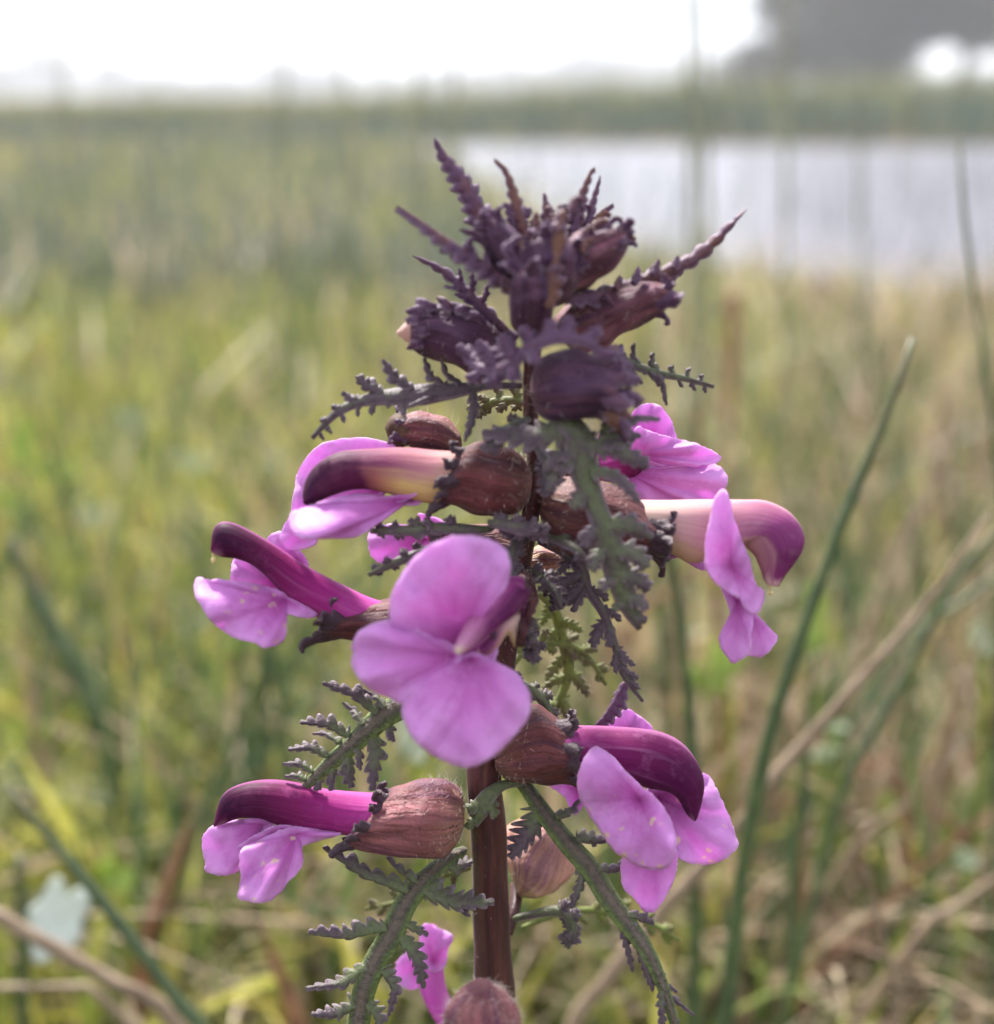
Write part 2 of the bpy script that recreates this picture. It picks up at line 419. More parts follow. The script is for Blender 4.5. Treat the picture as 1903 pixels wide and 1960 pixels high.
def petal(outline, hinge, d0, gx, gy, mat, parent, cup=0.0, rip=0.5, k=5, rings=14, nang=96, jit=1.3, name='petal', dmul=None):
    """petal sheet fanned from its hinge to a traced margin; gx, gy = depth slope (mm per px)"""
    O = cr_closed(outline, nang)
    hx, hy = hinge
    ph = random.random() * 6
    jn = rng.normal(0, jit * 0.5, (nang, 2))
    verts, r_, a_ = [], [], []
    verts.append(at(hx, hy, d0)); r_.append(0.0); a_.append(0.5)
    for i in range(1, rings + 1):
        r = i / rings
        for j in range(nang):
            th = 2 * math.pi * j / nang
            ox, oy = O[j] + jn[j] * (1.0 if i == rings else 0.0)
            x, y = hx + (ox - hx) * r, hy + (oy - hy) * r
            L_ = math.hypot(ox - hx, oy - hy) / 140.0
            d = d0 + gx * (x - hx) + gy * (y - hy) + cup * L_ * math.sin(math.pi * r * 0.75)
            d += rip * r ** 2 * L_ * (math.sin(k * th + ph) + 0.12 * math.sin((2 * k + 3) * th + 2 * ph))
            d += 0.28 * r * math.sin(x * 0.075 + ph) * math.sin(y * 0.083 + 2 * ph) + 0.10 * r * math.sin(x * 0.21 + y * 0.13 + ph)
            verts.append(at(x, y, d))
            r_.append(r); a_.append(math.atan2(oy - hy, ox - hx) / 2 + 3 + ph)
    faces = [(0, 1 + j, 1 + (j + 1) % nang) for j in range(nang)]
    for i in range(rings - 1):
        b = 1 + i * nang
        faces += [(b + j, b + nang + j, b + nang + (j + 1) % nang, b + (j + 1) % nang) for j in range(nang)]
    ob = mesh(name, verts, faces, mat, parent, {'r': r_, 'a': a_}, BASE)
    s = ob.modifiers.new('thickness', 'SOLIDIFY')
    s.thickness = 0.00018
    s.offset = 0
    return ob

VS = [-1, -0.8, -0.45, -0.15, 0.15, 0.45, 0.8, 1]
def toothed(name, path, W, nt, mat, parent, a=0.42, thick=0.16, curl=0.25, env='leaf', k=0.5, hint=None, widths=None, sweep=0.35, taper=1.0, ns=None, asym=0.0, kbase=None, flare=0.0):
    """a blade with rounded teeth along both margins; path = world points, W = half width (m)"""
    S = ns or max(18, nt * 7 + 1)
    P = [Vector(p) for p in cr([tuple(p) for p in path], S)]
    hint = hint if hint is not None else (-FWD * 0.85 + UP * 0.5)
    wv = curve_val(widths, S) if widths is not None else None
    verts, e_, t_ = [], [], []
    ph = random.uniform(-0.12, 0.12)
    nv = len(VS)
    amp_ = [[random.uniform(0.62, 1.25) for _ in range(nt + 3)] for _ in range(2)]
    tw = random.uniform(-0.7, 0.7) if nt else 0.0
    for i in range(S):
        t = i / (S - 1)
        T = (P[min(i + 1, S - 1)] - P[max(i - 1, 0)]).normalized()
        Nn = (hint - T * hint.dot(T)).normalized()
        if tw: Nn = (Nn + T.cross(Nn) * (tw * t)).normalized()
        Sd = T.cross(Nn)
        if wv is not None: base = wv[i]
        elif env == 'leaf': base = W * min(1.0, 0.5 + t * 1.9) * math.sqrt(max(0.0, 1 - t ** 3.2)) * (1 - 0.25 * t)
        else: base = W * min(1.0, 0.45 + t * 2.2) * max(0.0, 1 - t) ** (0.62 * taper)
        if flare: base *= 1 + flare * max(0.0, 1 - t / 0.22) ** 2
        for v in VS:
            if nt:
                x = (t + (ph if v > 0 else ph + 0.22 / nt)) * nt
                th = abs(math.sin(math.pi * x)) ** 0.6
                hw = base * (a + (1 - a) * th * amp_[v > 0][int(x + 1)])
                if asym: hw *= 1 - 0.25 * asym + 0.55 * asym * (Sd * (1 if v > 0 else -1)).dot(UP)
            else:
                hw = base
                th = 1
            av = abs(v)
            o_ = P[i] + Sd * (v * hw) + T * (av ** 2 * sweep * base * th) + Nn * (-curl * base * v * v * (0.5 + 0.5 * th))
            verts.append((o_, Nn, thick * 0.001 * (1 - av ** 3) + 0.00003))
            e_.append(av); t_.append(t)
    top = [p + n_ * h for p, n_, h in verts]
    bot = [p - n_ * h * 0.9 for p, n_, h in verts]
    nn = len(top)
    faces = []
    for i in range(S - 1):
        for j in range(nv - 1):
            q = i * nv + j
            faces.append((q, q + 1, q + nv + 1, q + nv))
            faces.append((nn + q, nn + q + nv, nn + q + nv + 1, nn + q + 1))
        for j in (0, nv - 1):
            q = i * nv + j
            f = (q, q + nv, nn + q + nv, nn + q)
            faces.append(f if j == 0 else f[::-1])
    for i in (0, S - 1):
        for j in range(nv - 1):
            q = i * nv + j
            f = (q, nn + q, nn + q + 1, q + 1)
            faces.append(f if i == 0 else f[::-1])
    return mesh(name, top + bot, faces, mat, parent, {'e': e_ + e_, 't': t_ + t_, 'k': [k if kbase is None else kbase + (k - kbase) * min(1, q * 1.5) for q in t_ + t_]}, BASE)

PX = 0.0000494
def leaf(path, d, width, leaflets, mat=M_LEAF, k=0.4, a=0.35, name='leaf', curl=0.25, tipk=0.25, label=None, asym=0.35, wf=1.4):
    """path: px points; d: depths along it; width: full rachis widths in px; leaflets: (bx,by,tx,ty,width,teeth,bow,dd)"""
    dd = curve_val(d, len(path))
    pts = [at(x, y, z) for (x, y), z in zip(path, dd)]
    wd = [w_ * PX / 2 for w_ in width]
    lf = toothed(name, pts, 0, 0, M_RACHIS if mat is M_LEAF and tipk > 0.5 else mat, plant, widths=wd, thick=0.22, curl=0.28, k=k - 0.1, ns=44)
    if label: lf['label'] = label
    P = np.array(path, float)
    dense = cr([(x, y, z) for (x, y), z in zip(path, dd)], 60)
    for (bx, by, tx, ty, wdt, nt_, bow, dz) in leaflets:
        q = dense[np.argmin((dense[:, 0] - bx) ** 2 + (dense[:, 1] - by) ** 2)]
        bx2, by2 = bx + (q[0] - bx) * 0.5, by + (q[1] - by) * 0.5
        z0 = q[2]
        mx_, my_ = (bx + tx) / 2, (by + ty) / 2
        ln = math.hypot(tx - bx, ty - by) or 1
        nx_, ny_ = -(ty - by) / ln, (tx - bx) / ln
        pp = [at(bx2, by2, z0), at(bx * .72 + tx * .28 + nx_ * bow * .7, by * .72 + ty * .28 + ny_ * bow * .7, z0 + dz * .4),
              at(mx_ + nx_ * bow, my_ + ny_ * bow, z0 + dz * .75), at(tx, ty, z0 + dz)]
        hint = (-FWD * 0.8 + UP * random.uniform(0.1, 0.7) + RIGHT * random.uniform(-.35, .35))
        toothed('leaflet', pp, wdt * wf * PX / 2, nt_, mat, lf, a=a, curl=curl, k=k + tipk + random.uniform(-.1, .1), hint=hint, thick=0.13, asym=asym, kbase=k - 0.1, flare=0.9, sweep=0.5)
    return lf

def auto_leaflets(path, n, length, width, teeth, side=(1, -1), ang=65, t0=0.12, t1=0.95, dz=0.6):
    Q = cr(path, 60)
    out = []
    for s in side:
        for i in range(n):
            t = t0 + (t1 - t0) * (i + 0.25 * (s > 0)) / max(1, n - 0.5)
            q = Q[min(59, int(t * 59))]; q2 = Q[min(59, int(t * 59) + 3)] if t < 0.93 else q + (q - Q[int(t * 59) - 3])
            tx, ty = q2 - q
            a0 = math.atan2(ty, tx) + s * R(ang * random.uniform(0.85, 1.1) * (1 - 0.45 * t))
            ln = length * (0.65 + 0.6 * t) * (1 if t < 0.5 else 1 - 1.15 * (t - 0.5)) * random.uniform(0.85, 1.15)
            out.append((q[0], q[1], q[0] + math.cos(a0) * ln, q[1] + math.sin(a0) * ln, width * random.uniform(.85, 1.15), teeth, random.uniform(-4, 4), random.uniform(-dz, dz)))
    return out

def rim_teeth(ring, n_teeth, size, mat, parent, out_dir, k=0.9, spread=0.5, start=0.0, arc=1.0):
    """crinkled teeth round the mouth of a calyx; ring = list of world points"""
    cen = sum(ring, Vector()) / len(ring)
    m = len(ring)
    for i in range(n_teeth):
        p = ring[int((start + arc * (i + random.uniform(-.2, .2)) / n_teeth) * m) % m]
        rad = (p - cen).normalized()
        s = size * random.uniform(0.6, 1.3) * PX
        p0 = p - out_dir * s * 0.75 - rad * s * 0.02
        p1 = p + out_dir * s * 0.15 + rad * s * 0.22
        p2 = p + out_dir * s * 0.5 + rad * s * (spread * 0.8 + 0.15)
        p3 = p + out_dir * s * 0.45 + rad * s * (spread * 0.8 + 0.5)
        toothed('calyx_tooth', [p0, p1, p2, p3], s * 0.52, 3, mat, parent, a=0.55, curl=0.4, k=k, hint=rad + out_dir * -0.4 - FWD * 0.3, thick=0.14)

def ball(name, c, r, mat, parent, sq=(1, 1, 1)):
    verts, faces = [], []
    nu, nv = 12, 8
    for i in range(nv + 1):
        ph = math.pi * i / nv
        for j in range(nu):
            th = 2 * math.pi * j / nu
            verts.append(c + Vector((math.sin(ph) * math.cos(th) * sq[0], math.sin(ph) * math.sin(th) * sq[1], math.cos(ph) * sq[2])) * r)
    for i in range(nv):
        for j in range(nu):
            faces.append((i * nu + j, (i + 1) * nu + j, (i + 1) * nu + (j + 1) % nu, i * nu + (j + 1) % nu))
    return mesh(name, verts, faces, mat, parent, {'t': [0.5] * len(verts), 'v': [0.5] * len(verts)}, BASE)

def ring_of(verts, i, m):
    return [verts[i * m + j] for j in range(m)]

def mid_dir(verts, i, j, m):
    a = sum(ring_of(verts, i, m), Vector()) / m
    b = sum(ring_of(verts, j, m), Vector()) / m
    return (b - a).normalized()

# ------------------------------------------------------------------ stem
sc_ = [(1046, 500, 30), (1030, 600, 30), (1018, 700, 27), (1016, 800, 27), (1024, 900, 28), (1013, 1000, 32), (988, 1120, 42), (962, 1250, 52),
       (936, 1400, 62), (926, 1480, 66), (936, 1600, 67), (940, 1750, 70), (947, 1900, 78), (950, 1990, 80)]
pts = cr([(x, y, w_) for x, y, w_ in sc_], 90)
cen = [(at(x, y, stem_d(y)), w_ * PX / 2) for x, y, w_ in pts]
last = cen[-1][0]
for i in range(1, 14):
    cen.append((last + (BASE - last) * (i / 13) + Vector((0, 0, -0.01 if i == 13 else 0)), cen[-1][1] * 1.0))
verts, t_, v_ = [], [], []
m = 20
for i, (p, r) in enumerate(cen):
    for j in range(m):
        th = 2 * math.pi * j / m
        f = 1 + 0.07 * math.cos(4 * th + 0.6) + 0.03 * math.sin(i * .7 + th * 2)
        verts.append(p + Vector((math.cos(th), math.sin(th), 0)) * r * f)
        t_.append(i * 0.12); v_.append((math.cos(th) + 1) / 2)
        if i < 90 and random.random() < (0.4 if i < 50 else 0.05):
            d = Vector((math.cos(th), math.sin(th), random.gauss(0, .4)))
            HAIRS.append((verts[-1], d.normalized(), random.uniform(.0003, .0008)))
faces = [(i * m + j, i * m + (j + 1) % m, (i + 1) * m + (j + 1) % m, (i + 1) * m + j) for i in range(len(cen) - 1) for j in range(m)]
faces.append(tuple(range(m))[::-1])
mesh('stem', verts, faces, M_STEM, plant, {'t': t_, 'v': v_}, BASE)

# ------------------------------------------------------------------ open flowers
def flower(hood_top, hood_bot, dc, dr, hmat, cal_top, cal_bot, cdc, cdr, cmat, label, teeth=7, tsize=34, ribs=9, hair=160, mouth='end', tk=0.9):
    """corolla with hood = the part; calyx, calyx teeth, petals and stigma its sub-parts. Calyx edges run base -> mouth."""
    h, hv, hn, hm = loft('flower', hood_top, hood_bot, dc, dr, hmat, plant, n=56, m=32, wob=0.016)
    h['label'] = label
    c_, cv, cn, cm = loft('calyx', cal_top, cal_bot, cdc, cdr, cmat, h, n=36, m=36, ribs=6, amp=0.055, hair=hair, hair_t=(0, 0.55), wob=0.022)
    if teeth:
        rim_teeth(ring_of(cv, cn - 1, cm), teeth, tsize, M_TOOTH, h, mid_dir(cv, cn - 8, cn - 1, cm), k=tk)
    return h

# upper left flower
z = stem_d(930) + 1.0
f1 = flower([(890, 870), (860, 862), (820, 860), (750, 857), (681, 860), (640, 868), (604, 891), (586, 918), (580, 945), (583, 960)],
            [(880, 955), (840, 966), (811, 962), (760, 950), (703, 936), (670, 938), (640, 948), (612, 960), (596, 967), (586, 967)],
            [z, z + 1, z + 2, z + 3], [3.4, 2.9, 2.3, 1.9, 1.4], M_HOOD_Y,
            [(1018, 905), (1004, 876), (972, 857), (930, 846), (903, 850), (880, 864)], [(1016, 950), (1000, 974), (975, 987), (930, 988), (880, 972), (843, 966)],
            [z - 1, z, z + .5], [2.2, 4.0, 4.3, 3.9, 3.4], M_CAL, 'side flower with yellow throat above the left-pointing dark hood', teeth=11, tsize=30)
petal([(758, 856), (720, 842), (681, 838), (626, 846), (593, 868), (571, 902), (563, 940), (557, 980), (562, 1015), (600, 1028), (650, 1010), (700, 975), (740, 940), (770, 900)],
      (735, 930), z - 0.5, 0.012, 0.0, M_PETAL, f1, cup=-2.0, rip=0.5)
petal([(556, 985), (560, 1015), (580, 1032), (620, 1030), (681, 1028), (709, 1007), (740, 975), (775, 945), (800, 939), (815, 955), (790, 968), (750, 960), (700, 945), (640, 955), (590, 970)],
      (785, 958), z + 1.0, -0.012, 0.03, M_PETAL, f1, cup=1.6, rip=0.9, k=4)
petal([(560, 990), (540, 1015), (536, 1035), (553, 1053), (585, 1050), (606, 1038), (600, 1010)], (600, 1015), z - 1.0, 0.02, 0.0, M_PETAL, f1, rip=0.6, k=3)
petal([(640, 1030), (700, 1015), (745, 975), (800, 945), (760, 948), (700, 958), (650, 985), (610, 1015)], (760, 955), z + 2.2, 0, -0.012, M_PETAL, f1, cup=1.0, rip=0.5, k=3)

# left flower with the drop on its beak
z = stem_d(1130) + 1.0
f2 = flower([(745, 1156), (697, 1139), (639, 1111), (582, 1079), (535, 1049), (480, 1017), (448, 1001), (425, 998), (411, 1008), (406, 1026), (406, 1045)],
            [(690, 1215), (640, 1198), (614, 1184), (582, 1168), (545, 1140), (520, 1113), (495, 1090), (470, 1076), (445, 1069), (425, 1066), (410, 1060)],
            [z, z + 2, z + 3], [2.6, 2.3, 1.9, 1.7, 1.1], M_HOOD,
            [(850, 1150), (800, 1138), (760, 1143), (720, 1152), (690, 1156), (655, 1163)], [(850, 1225), (800, 1240), (750, 1238), (700, 1230), (655, 1223), (622, 1216)],
            [z - 1, z, z + .6], [2.5, 3.6, 3.6, 3.1, 2.6], M_CAL, 'side flower with a pale drop hanging from its dark beak', teeth=9, tsize=34)
petal([(379, 1105), (372, 1118), (373, 1140), (388, 1164), (400, 1184), (432, 1211), (462, 1226), (485, 1230), (503, 1240), (522, 1238), (541, 1227), (548, 1206), (543, 1190), (549, 1176), (582, 1183),
       (608, 1176), (562, 1148), (538, 1132), (489, 1119), (450, 1114), (420, 1109), (397, 1111)], (548, 1150), z + 3, -0.012, 0.02, M_PETAL_S, f2, cup=1.2, rip=0.8, k=5)
petal([(452, 1068), (443, 1091), (443, 1113), (470, 1125), (520, 1130), (540, 1125), (515, 1095), (489, 1078)], (530, 1122), z + 1.0, 0.01, 0, M_PETAL, f2, rip=0.6, cup=1)
petal([(512, 1030), (540, 1018), (556, 1040), (580, 1060), (590, 1085), (560, 1080), (530, 1060)], (575, 1078), z - 1.0, 0.01, 0.01, M_PETAL, f2, rip=0.4, k=3)
toothed('style', [at(407, 1050, z + 3), at(407, 1058, z + 3), at(408, 1068, z + 3)], 1.6 * PX, 0, M_STIG, f2, widths=[1.6 * PX] * 3, thick=0.07, curl=0)
ball('stigma', at(409, 1072, z + 3), 0.00024, M_STIG, f2, (1, 1, 1.25))

# front flower facing the viewer
z = 13.5
f3 = flower([(1000, 1150), (1006, 1118), (996, 1104), (962, 1110), (926, 1144), (898, 1181), (880, 1215), (868, 1242)],
            [(985, 1235), (1008, 1160), (1016, 1128), (992, 1170), (958, 1196), (932, 1222), (902, 1244), (878, 1254)],
            [z - 6, z - 3, z - .5, z + 2, z + 3.5], [2.5, 2.2, 1.8, 1.3, 0.6], M_HOOD_F,
            [(1000, 1080), (1020, 1110), (1030, 1150), (1012, 1170), (1000, 1165)], [(960, 1160), (968, 1200), (985, 1235), (1000, 1238), (985, 1232)],
            [2, 5, 7, z - 5, z - 4], [3, 3.8, 3.8, 3.2, 2.4], M_CAL, 'open flower facing out with three broad round petals', teeth=0)
loft('throat', [(1000, 1160), (985, 1168), (962, 1185), (938, 1212), (915, 1240)], [(985, 1240), (972, 1215), (955, 1238), (938, 1254), (912, 1256)],
     [z - 4, z - 2, z - 1.0], [1.8, 1.5, .9], M_HOOD_P, f3, n=24, m=20)
ball('throat_hole_shade', at(945, 1217, z + 0.2), 0.00042, M_CAL_D, f3, (0.8, 1, 1.1))  # solid dark ball standing in for the shade inside the throat opening
for cx, cy, rr in ((1012, 1158, 22), (1018, 1222, 26), (1003, 1205, 24), (1020, 1190, 20)):
    s = rr * PX
    p = at(cx - 12, cy - 8, z - 5.5)
    toothed('calyx_tooth', [p, at(cx, cy, z - 4.8), at(cx + 12, cy + 14, z - 5.2)], s * .75, 3, M_LEAF, f3, a=.5, k=0.7, curl=.4)
petal([(973, 1115), (977, 1083), (971, 1058), (953, 1040), (924, 1029), (882, 1025), (850, 1031), (818, 1047), (795, 1066), (774, 1092), (756, 1122), (747, 1152), (748, 1187), (757, 1212),
       (780, 1235), (830, 1248), (878, 1252), (895, 1215), (930, 1170), (958, 1135)], (876, 1240), z, 0.004, -0.012, M_PETAL, f3, cup=1.4, rip=0.55, k=4)
petal([(760, 1187), (730, 1190), (705, 1199), (685, 1211), (674, 1236), (677, 1252), (673, 1270), (683, 1293), (707, 1317), (742, 1334), (771, 1347), (800, 1335), (840, 1305), (875, 1272),
       (885, 1250), (850, 1225), (800, 1205)], (868, 1256), z + 0.9, 0.006, 0.006, M_PETAL, f3, cup=1.5, rip=0.7, k=5)
petal([(905, 1250), (936, 1261), (966, 1276), (988, 1288), (1003, 1310), (1014, 1329), (1015, 1354), (1008, 1378), (986, 1408), (960, 1434), (929, 1457), (894, 1469), (860, 1460), (830, 1446),
       (797, 1420), (777, 1389), (770, 1354), (778, 1325), (818, 1298), (865, 1268)], (900, 1258), z + 0.5, 0.0, 0.010, M_PETAL, f3, cup=1.8, rip=0.5, k=5)

petal([(860, 1235), (885, 1212), (920, 1195), (950, 1215), (952, 1250), (935, 1280), (900, 1290), (868, 1275)], (908, 1246), z - 0.9, 0, 0, M_PETAL, f3, cup=0.2, rip=0.2, k=3)

# right flower with the pale hood
z = stem_d(1000) + 0.5
f4 = flower([(1205, 960), (1225, 956), (1272, 956), (1331, 956), (1374, 956), (1418, 956), (1462, 958), (1500, 974), (1526, 997), (1540, 1026), (1537, 1053), (1518, 1083), (1503, 1101), (1490, 1122)],
            [(1215, 1045), (1250, 1046), (1290, 1061), (1325, 1078), (1360, 1072), (1395, 1052), (1420, 1040), (1432, 1050), (1445, 1064), (1452, 1080), (1458, 1095), (1461, 1105), (1464, 1112), (1470, 1120)],
            [z, z + 1, z + 2, z + 2.2], [3.0, 2.6, 2.3, 2.3, 2.2, 1.0], M_HOOD_P,
            [(1034, 952), (1060, 922), (1100, 917), (1150, 921), (1199, 943), (1235, 968), (1258, 992)], [(1033, 985), (1050, 1035), (1077, 1055), (1120, 1058), (1180, 1055), (1225, 1062), (1250, 1058)],
            [z - 1, z, z + .5], [2.4, 4.2, 4.4, 4.0, 3.4], M_CAL, 'side flower with pale beige hood and twisted front petal', teeth=11, tsize=38)
petal([(1383, 936), (1369, 953), (1360, 991), (1350, 1038), (1351, 1082), (1366, 1111), (1389, 1132), (1416, 1146), (1427, 1167), (1442, 1175), (1453, 1170), (1463, 1140), (1459, 1129), (1447, 1120),
       (1433, 1067), (1418, 1029), (1404, 988), (1395, 953)], (1400, 1085), z + 4.4, -0.028, 0.004, M_PETAL, f4, cup=0.6, rip=0.5, k=3)
petal([(1382, 1125), (1398, 1170), (1392, 1196), (1379, 1216), (1380, 1240), (1395, 1260), (1404, 1270), (1424, 1260), (1436, 1245), (1438, 1215), (1442, 1185), (1440, 1160), (1415, 1140)],
      (1412, 1150), z + 3.0, 0.03, 0.0, M_PETAL, f4, cup=0.5, rip=0.5, k=3)
petal([(1432, 1165), (1447, 1175), (1465, 1193), (1478, 1208), (1488, 1222), (1478, 1240), (1462, 1256), (1445, 1256), (1433, 1253), (1436, 1215), (1438, 1185)], (1436, 1180), z + 2.6, -0.03, 0.0, M_PETAL, f4, rip=0.6, k=3)
petal([(1250, 1046), (1280, 1058), (1320, 1076), (1345, 1092), (1352, 1080), (1330, 1070), (1285, 1066), (1256, 1072), (1240, 1060)], (1300, 1066), z - 2.0, 0, 0, M_PETAL, f4, rip=0.2, k=3)
toothed('style', [at(1474, 1112, z + 2), at(1473, 1120, z + 2), at(1474, 1130, z + 2)], 0, 0, M_STIG, f4, widths=[1.6 * PX] * 3, thick=0.07, curl=0)
ball('stigma', at(1475, 1134, z + 2), 0.00022, M_STIG, f4, (1, 1, 1.2))

# flower behind on the right, seen from its back
z = stem_d(890) - 9
f5, _v, _n, _m = loft('flower', [(1130, 880), (1160, 868), (1210, 858), (1250, 850)], [(1130, 915), (1160, 922), (1210, 925), (1260, 915)], [z, z], [1.5, 2, 2, 1.2], M_HOOD, plant)
loft('calyx', [(1012, 895), (1060, 868), (1100, 862), (1145, 872)], [(1012, 925), (1060, 930), (1100, 928), (1145, 918)], [stem_d(900), z - 1, z], [1.2, 3, 3, 2.2], M_CAL, f5, ribs=6, amp=.05)
f5['label'] = 'flower turned away behind the pale hooded one'
petal([(1185, 905), (1215, 930), (1230, 962), (1301, 962), (1366, 960), (1388, 935), (1394, 918), (1383, 898), (1360, 886), (1339, 886), (1272, 890), (1220, 885)], (1200, 905), z + 1.0, 0.006, 0.01, M_PETAL, f5, cup=1.0, rip=0.6, k=6)
petal([(1205, 839), (1220, 816), (1231, 819), (1272, 834), (1316, 845), (1345, 854), (1378, 872), (1374, 884), (1339, 891), (1301, 897), (1258, 890), (1214, 885), (1195, 850)], (1215, 872), z + 1.6, 0.004, -0.01, M_PETAL, f5, cup=1.2, rip=0.8, k=5)
petal([(1210, 792), (1228, 775), (1258, 774), (1278, 793), (1290, 819), (1294, 842), (1272, 850), (1231, 845), (1208, 822)], (1240, 850), z - 0.5, 0.0, -0.012, M_PETAL, f5, cup=1.5, rip=0.5)
petal([(1131, 869), (1140, 845), (1155, 826), (1196, 832), (1225, 860), (1210, 890), (1182, 893), (1155, 897), (1138, 885)], (1200, 870), z + 0.2, 0, 0, M_PETAL, f5, cup=1, rip=0.5)

# lower right flower, deep magenta hood
z = stem_d(1480) + 3.5
f6 = flower([(1050, 1392), (1064, 1386), (1115, 1389), (1171, 1392), (1226, 1395), (1267, 1402), (1303, 1420), (1328, 1447), (1344, 1478), (1348, 1503), (1345, 1525), (1340, 1547), (1334, 1564)],
            [(1060, 1480), (1100, 1478), (1140, 1482), (1180, 1490), (1215, 1500), (1240, 1507), (1258, 1510), (1276, 1514), (1290, 1522), (1301, 1535), (1309, 1550), (1317, 1562), (1326, 1570)],
            [z, z + 1, z + 2, z + 2.5], [3.2, 3.2, 3.0, 2.7, 2.4, 0.8], M_HOOD_D,
            [(945, 1430), (965, 1392), (1000, 1362), (1030, 1355), (1056, 1368), (1080, 1386)], [(950, 1474), (971, 1487), (1004, 1495), (1038, 1498), (1071, 1498), (1102, 1496)],
            [z - 3, z - 1.5, z], [2.5, 4.2, 4.6, 4.4, 3.8], M_CAL, 'side flower with glossy magenta hood above speckled drooping petals', teeth=10, tsize=32)
petal([(1348, 1480), (1370, 1508), (1386, 1541), (1400, 1574), (1407, 1599), (1413, 1619), (1392, 1641), (1364, 1653), (1337, 1655), (1309, 1649), (1290, 1630), (1270, 1590), (1248, 1540), (1240, 1508), (1290, 1490)],
      (1258, 1525), z - 0.5, -0.008, 0.008, M_PETAL_S, f6, cup=1.2, rip=0.7, k=5)
petal([(1193, 1640), (1190, 1677), (1195, 1702), (1212, 1718), (1229, 1741), (1242, 1746), (1256, 1743), (1273, 1718), (1292, 1677), (1297, 1649), (1290, 1620), (1240, 1600)], (1250, 1610), z + 2.6, 0.0, -0.012, M_PETAL, f6, cup=0.8, rip=0.5, k=4)
petal([(1135, 1431), (1121, 1446), (1110, 1469), (1105, 1497), (1110, 1525), (1121, 1547), (1135, 1569), (1150, 1590), (1171, 1622), (1198, 1644), (1226, 1660), (1254, 1664), (1278, 1660), (1290, 1641), (1293, 1600),
       (1278, 1558), (1254, 1525), (1226, 1503), (1198, 1476), (1171, 1448), (1152, 1434)], (1224, 1530), z + 5.2, 0.012, -0.004, M_PETAL_S, f6, cup=2.0, rip=0.9, k=4)
petal([(1160, 1400), (1187, 1367), (1198, 1357), (1220, 1367), (1250, 1397), (1220, 1420)], (1205, 1410), z - 3.5, 0, 0, M_PETAL, f6, rip=0.4, k=3)
petal([(1050, 1500), (1075, 1493), (1105, 1500), (1120, 1530), (1100, 1560), (1080, 1525)], (1105, 1510), z - 3.5, 0, 0, M_PETAL, f6, rip=0.4, k=3)

# lower left flower
z = stem_d(1560) + 3.5
f7 = flower([(790, 1525), (744, 1519), (704, 1519), (658, 1516), (612, 1509), (566, 1498), (526, 1493), (483, 1495), (446, 1506), (425, 1524), (415, 1552), (410, 1576)],
            [(760, 1600), (710, 1602), (661, 1597), (630, 1592), (606, 1592), (581, 1587), (550, 1582), (526, 1575), (500, 1566), (460, 1566), (433, 1575), (415, 1581)],
            [z, z + .6, z + 1.4, z + 1.6], [3.2, 2.7, 2.3, 2.1, 1.9, 0.8], M_HOOD,
            [(889, 1540), (882, 1514), (858, 1496), (827, 1489), (796, 1493), (775, 1500), (755, 1508), (738, 1519)], [(888, 1582), (876, 1609), (852, 1637), (825, 1645), (781, 1641), (735, 1633), (698, 1624), (668, 1612)],
            [z - 1, z, z + .4], [2.4, 4.2, 4.8, 4.6, 3.8], M_CAL_L, 'side flower with swollen pink-brown calyx near the bare lower stem', teeth=12, tsize=30)
petal([(410, 1580), (390, 1598), (387, 1619), (393, 1650), (394, 1666), (421, 1676), (452, 1668), (459, 1644), (458, 1622), (489, 1601), (525, 1580), (500, 1566), (452, 1570)], (505, 1578), z + 0.8, 0.01, 0.006, M_PETAL, f7, cup=1.5, rip=0.6, k=4)
petal([(461, 1628), (458, 1656), (461, 1687), (456, 1718), (473, 1725), (498, 1728), (526, 1718), (550, 1690), (566, 1675), (578, 1656), (579, 1641), (581, 1619), (632, 1602), (655, 1596), (606, 1588), (562, 1583),
       (519, 1597), (489, 1613)], (570, 1596), z + 2.5, -0.008, 0.014, M_PETAL_S, f7, cup=1.6, rip=0.9, k=5)
petal([(455, 1620), (489, 1598), (530, 1580), (570, 1582), (545, 1594), (500, 1606), (470, 1620)], (545, 1585), z + 2.6, 0, -0.01, M_PETAL, f7, rip=0.2, k=3)

# flowers only partly in view
z = stem_d(1850) - 7
f8, *_ = loft('flower', [(826, 1770), (812, 1800), (800, 1870), (815, 1920), (842, 1965), (860, 2010)], [(836, 1774), (846, 1830), (854, 1890), (867, 1925), (885, 1965), (895, 2010)], [z, z], [0.3, 1.8, 2.2, 2.4, 2.4], M_HOOD_K, plant)
loft('calyx', [(925, 2085), (880, 2055), (862, 2010)], [(950, 2110), (915, 2060), (896, 2000)], [stem_d(2050), z, z], [1.5, 2.8, 2.6], M_CAL_L, f8, ribs=6, amp=.05)
f8['label'] = 'half-hidden flower behind the lower left leaf'
petal([(812, 1768), (835, 1775), (868, 1792), (858, 1815), (852, 1850), (825, 1860), (806, 1830), (804, 1790)], (830, 1840), z + 1.8, 0.01, 0.0, M_PETAL, f8, cup=.8, rip=0.6, k=3)
petal([(757, 1858), (765, 1835), (800, 1812), (825, 1835), (820, 1880), (785, 1894), (762, 1882)], (812, 1850), z, 0, 0, M_PETAL, f8, rip=0.5)
z = stem_d(1060) - 10
f11, *_ = loft('flower', [(900, 1010), (860, 1005), (820, 1008)], [(900, 1050), (860, 1045), (820, 1035)], [z, z], [1.5, 1.5, 1], M_HOOD, plant)
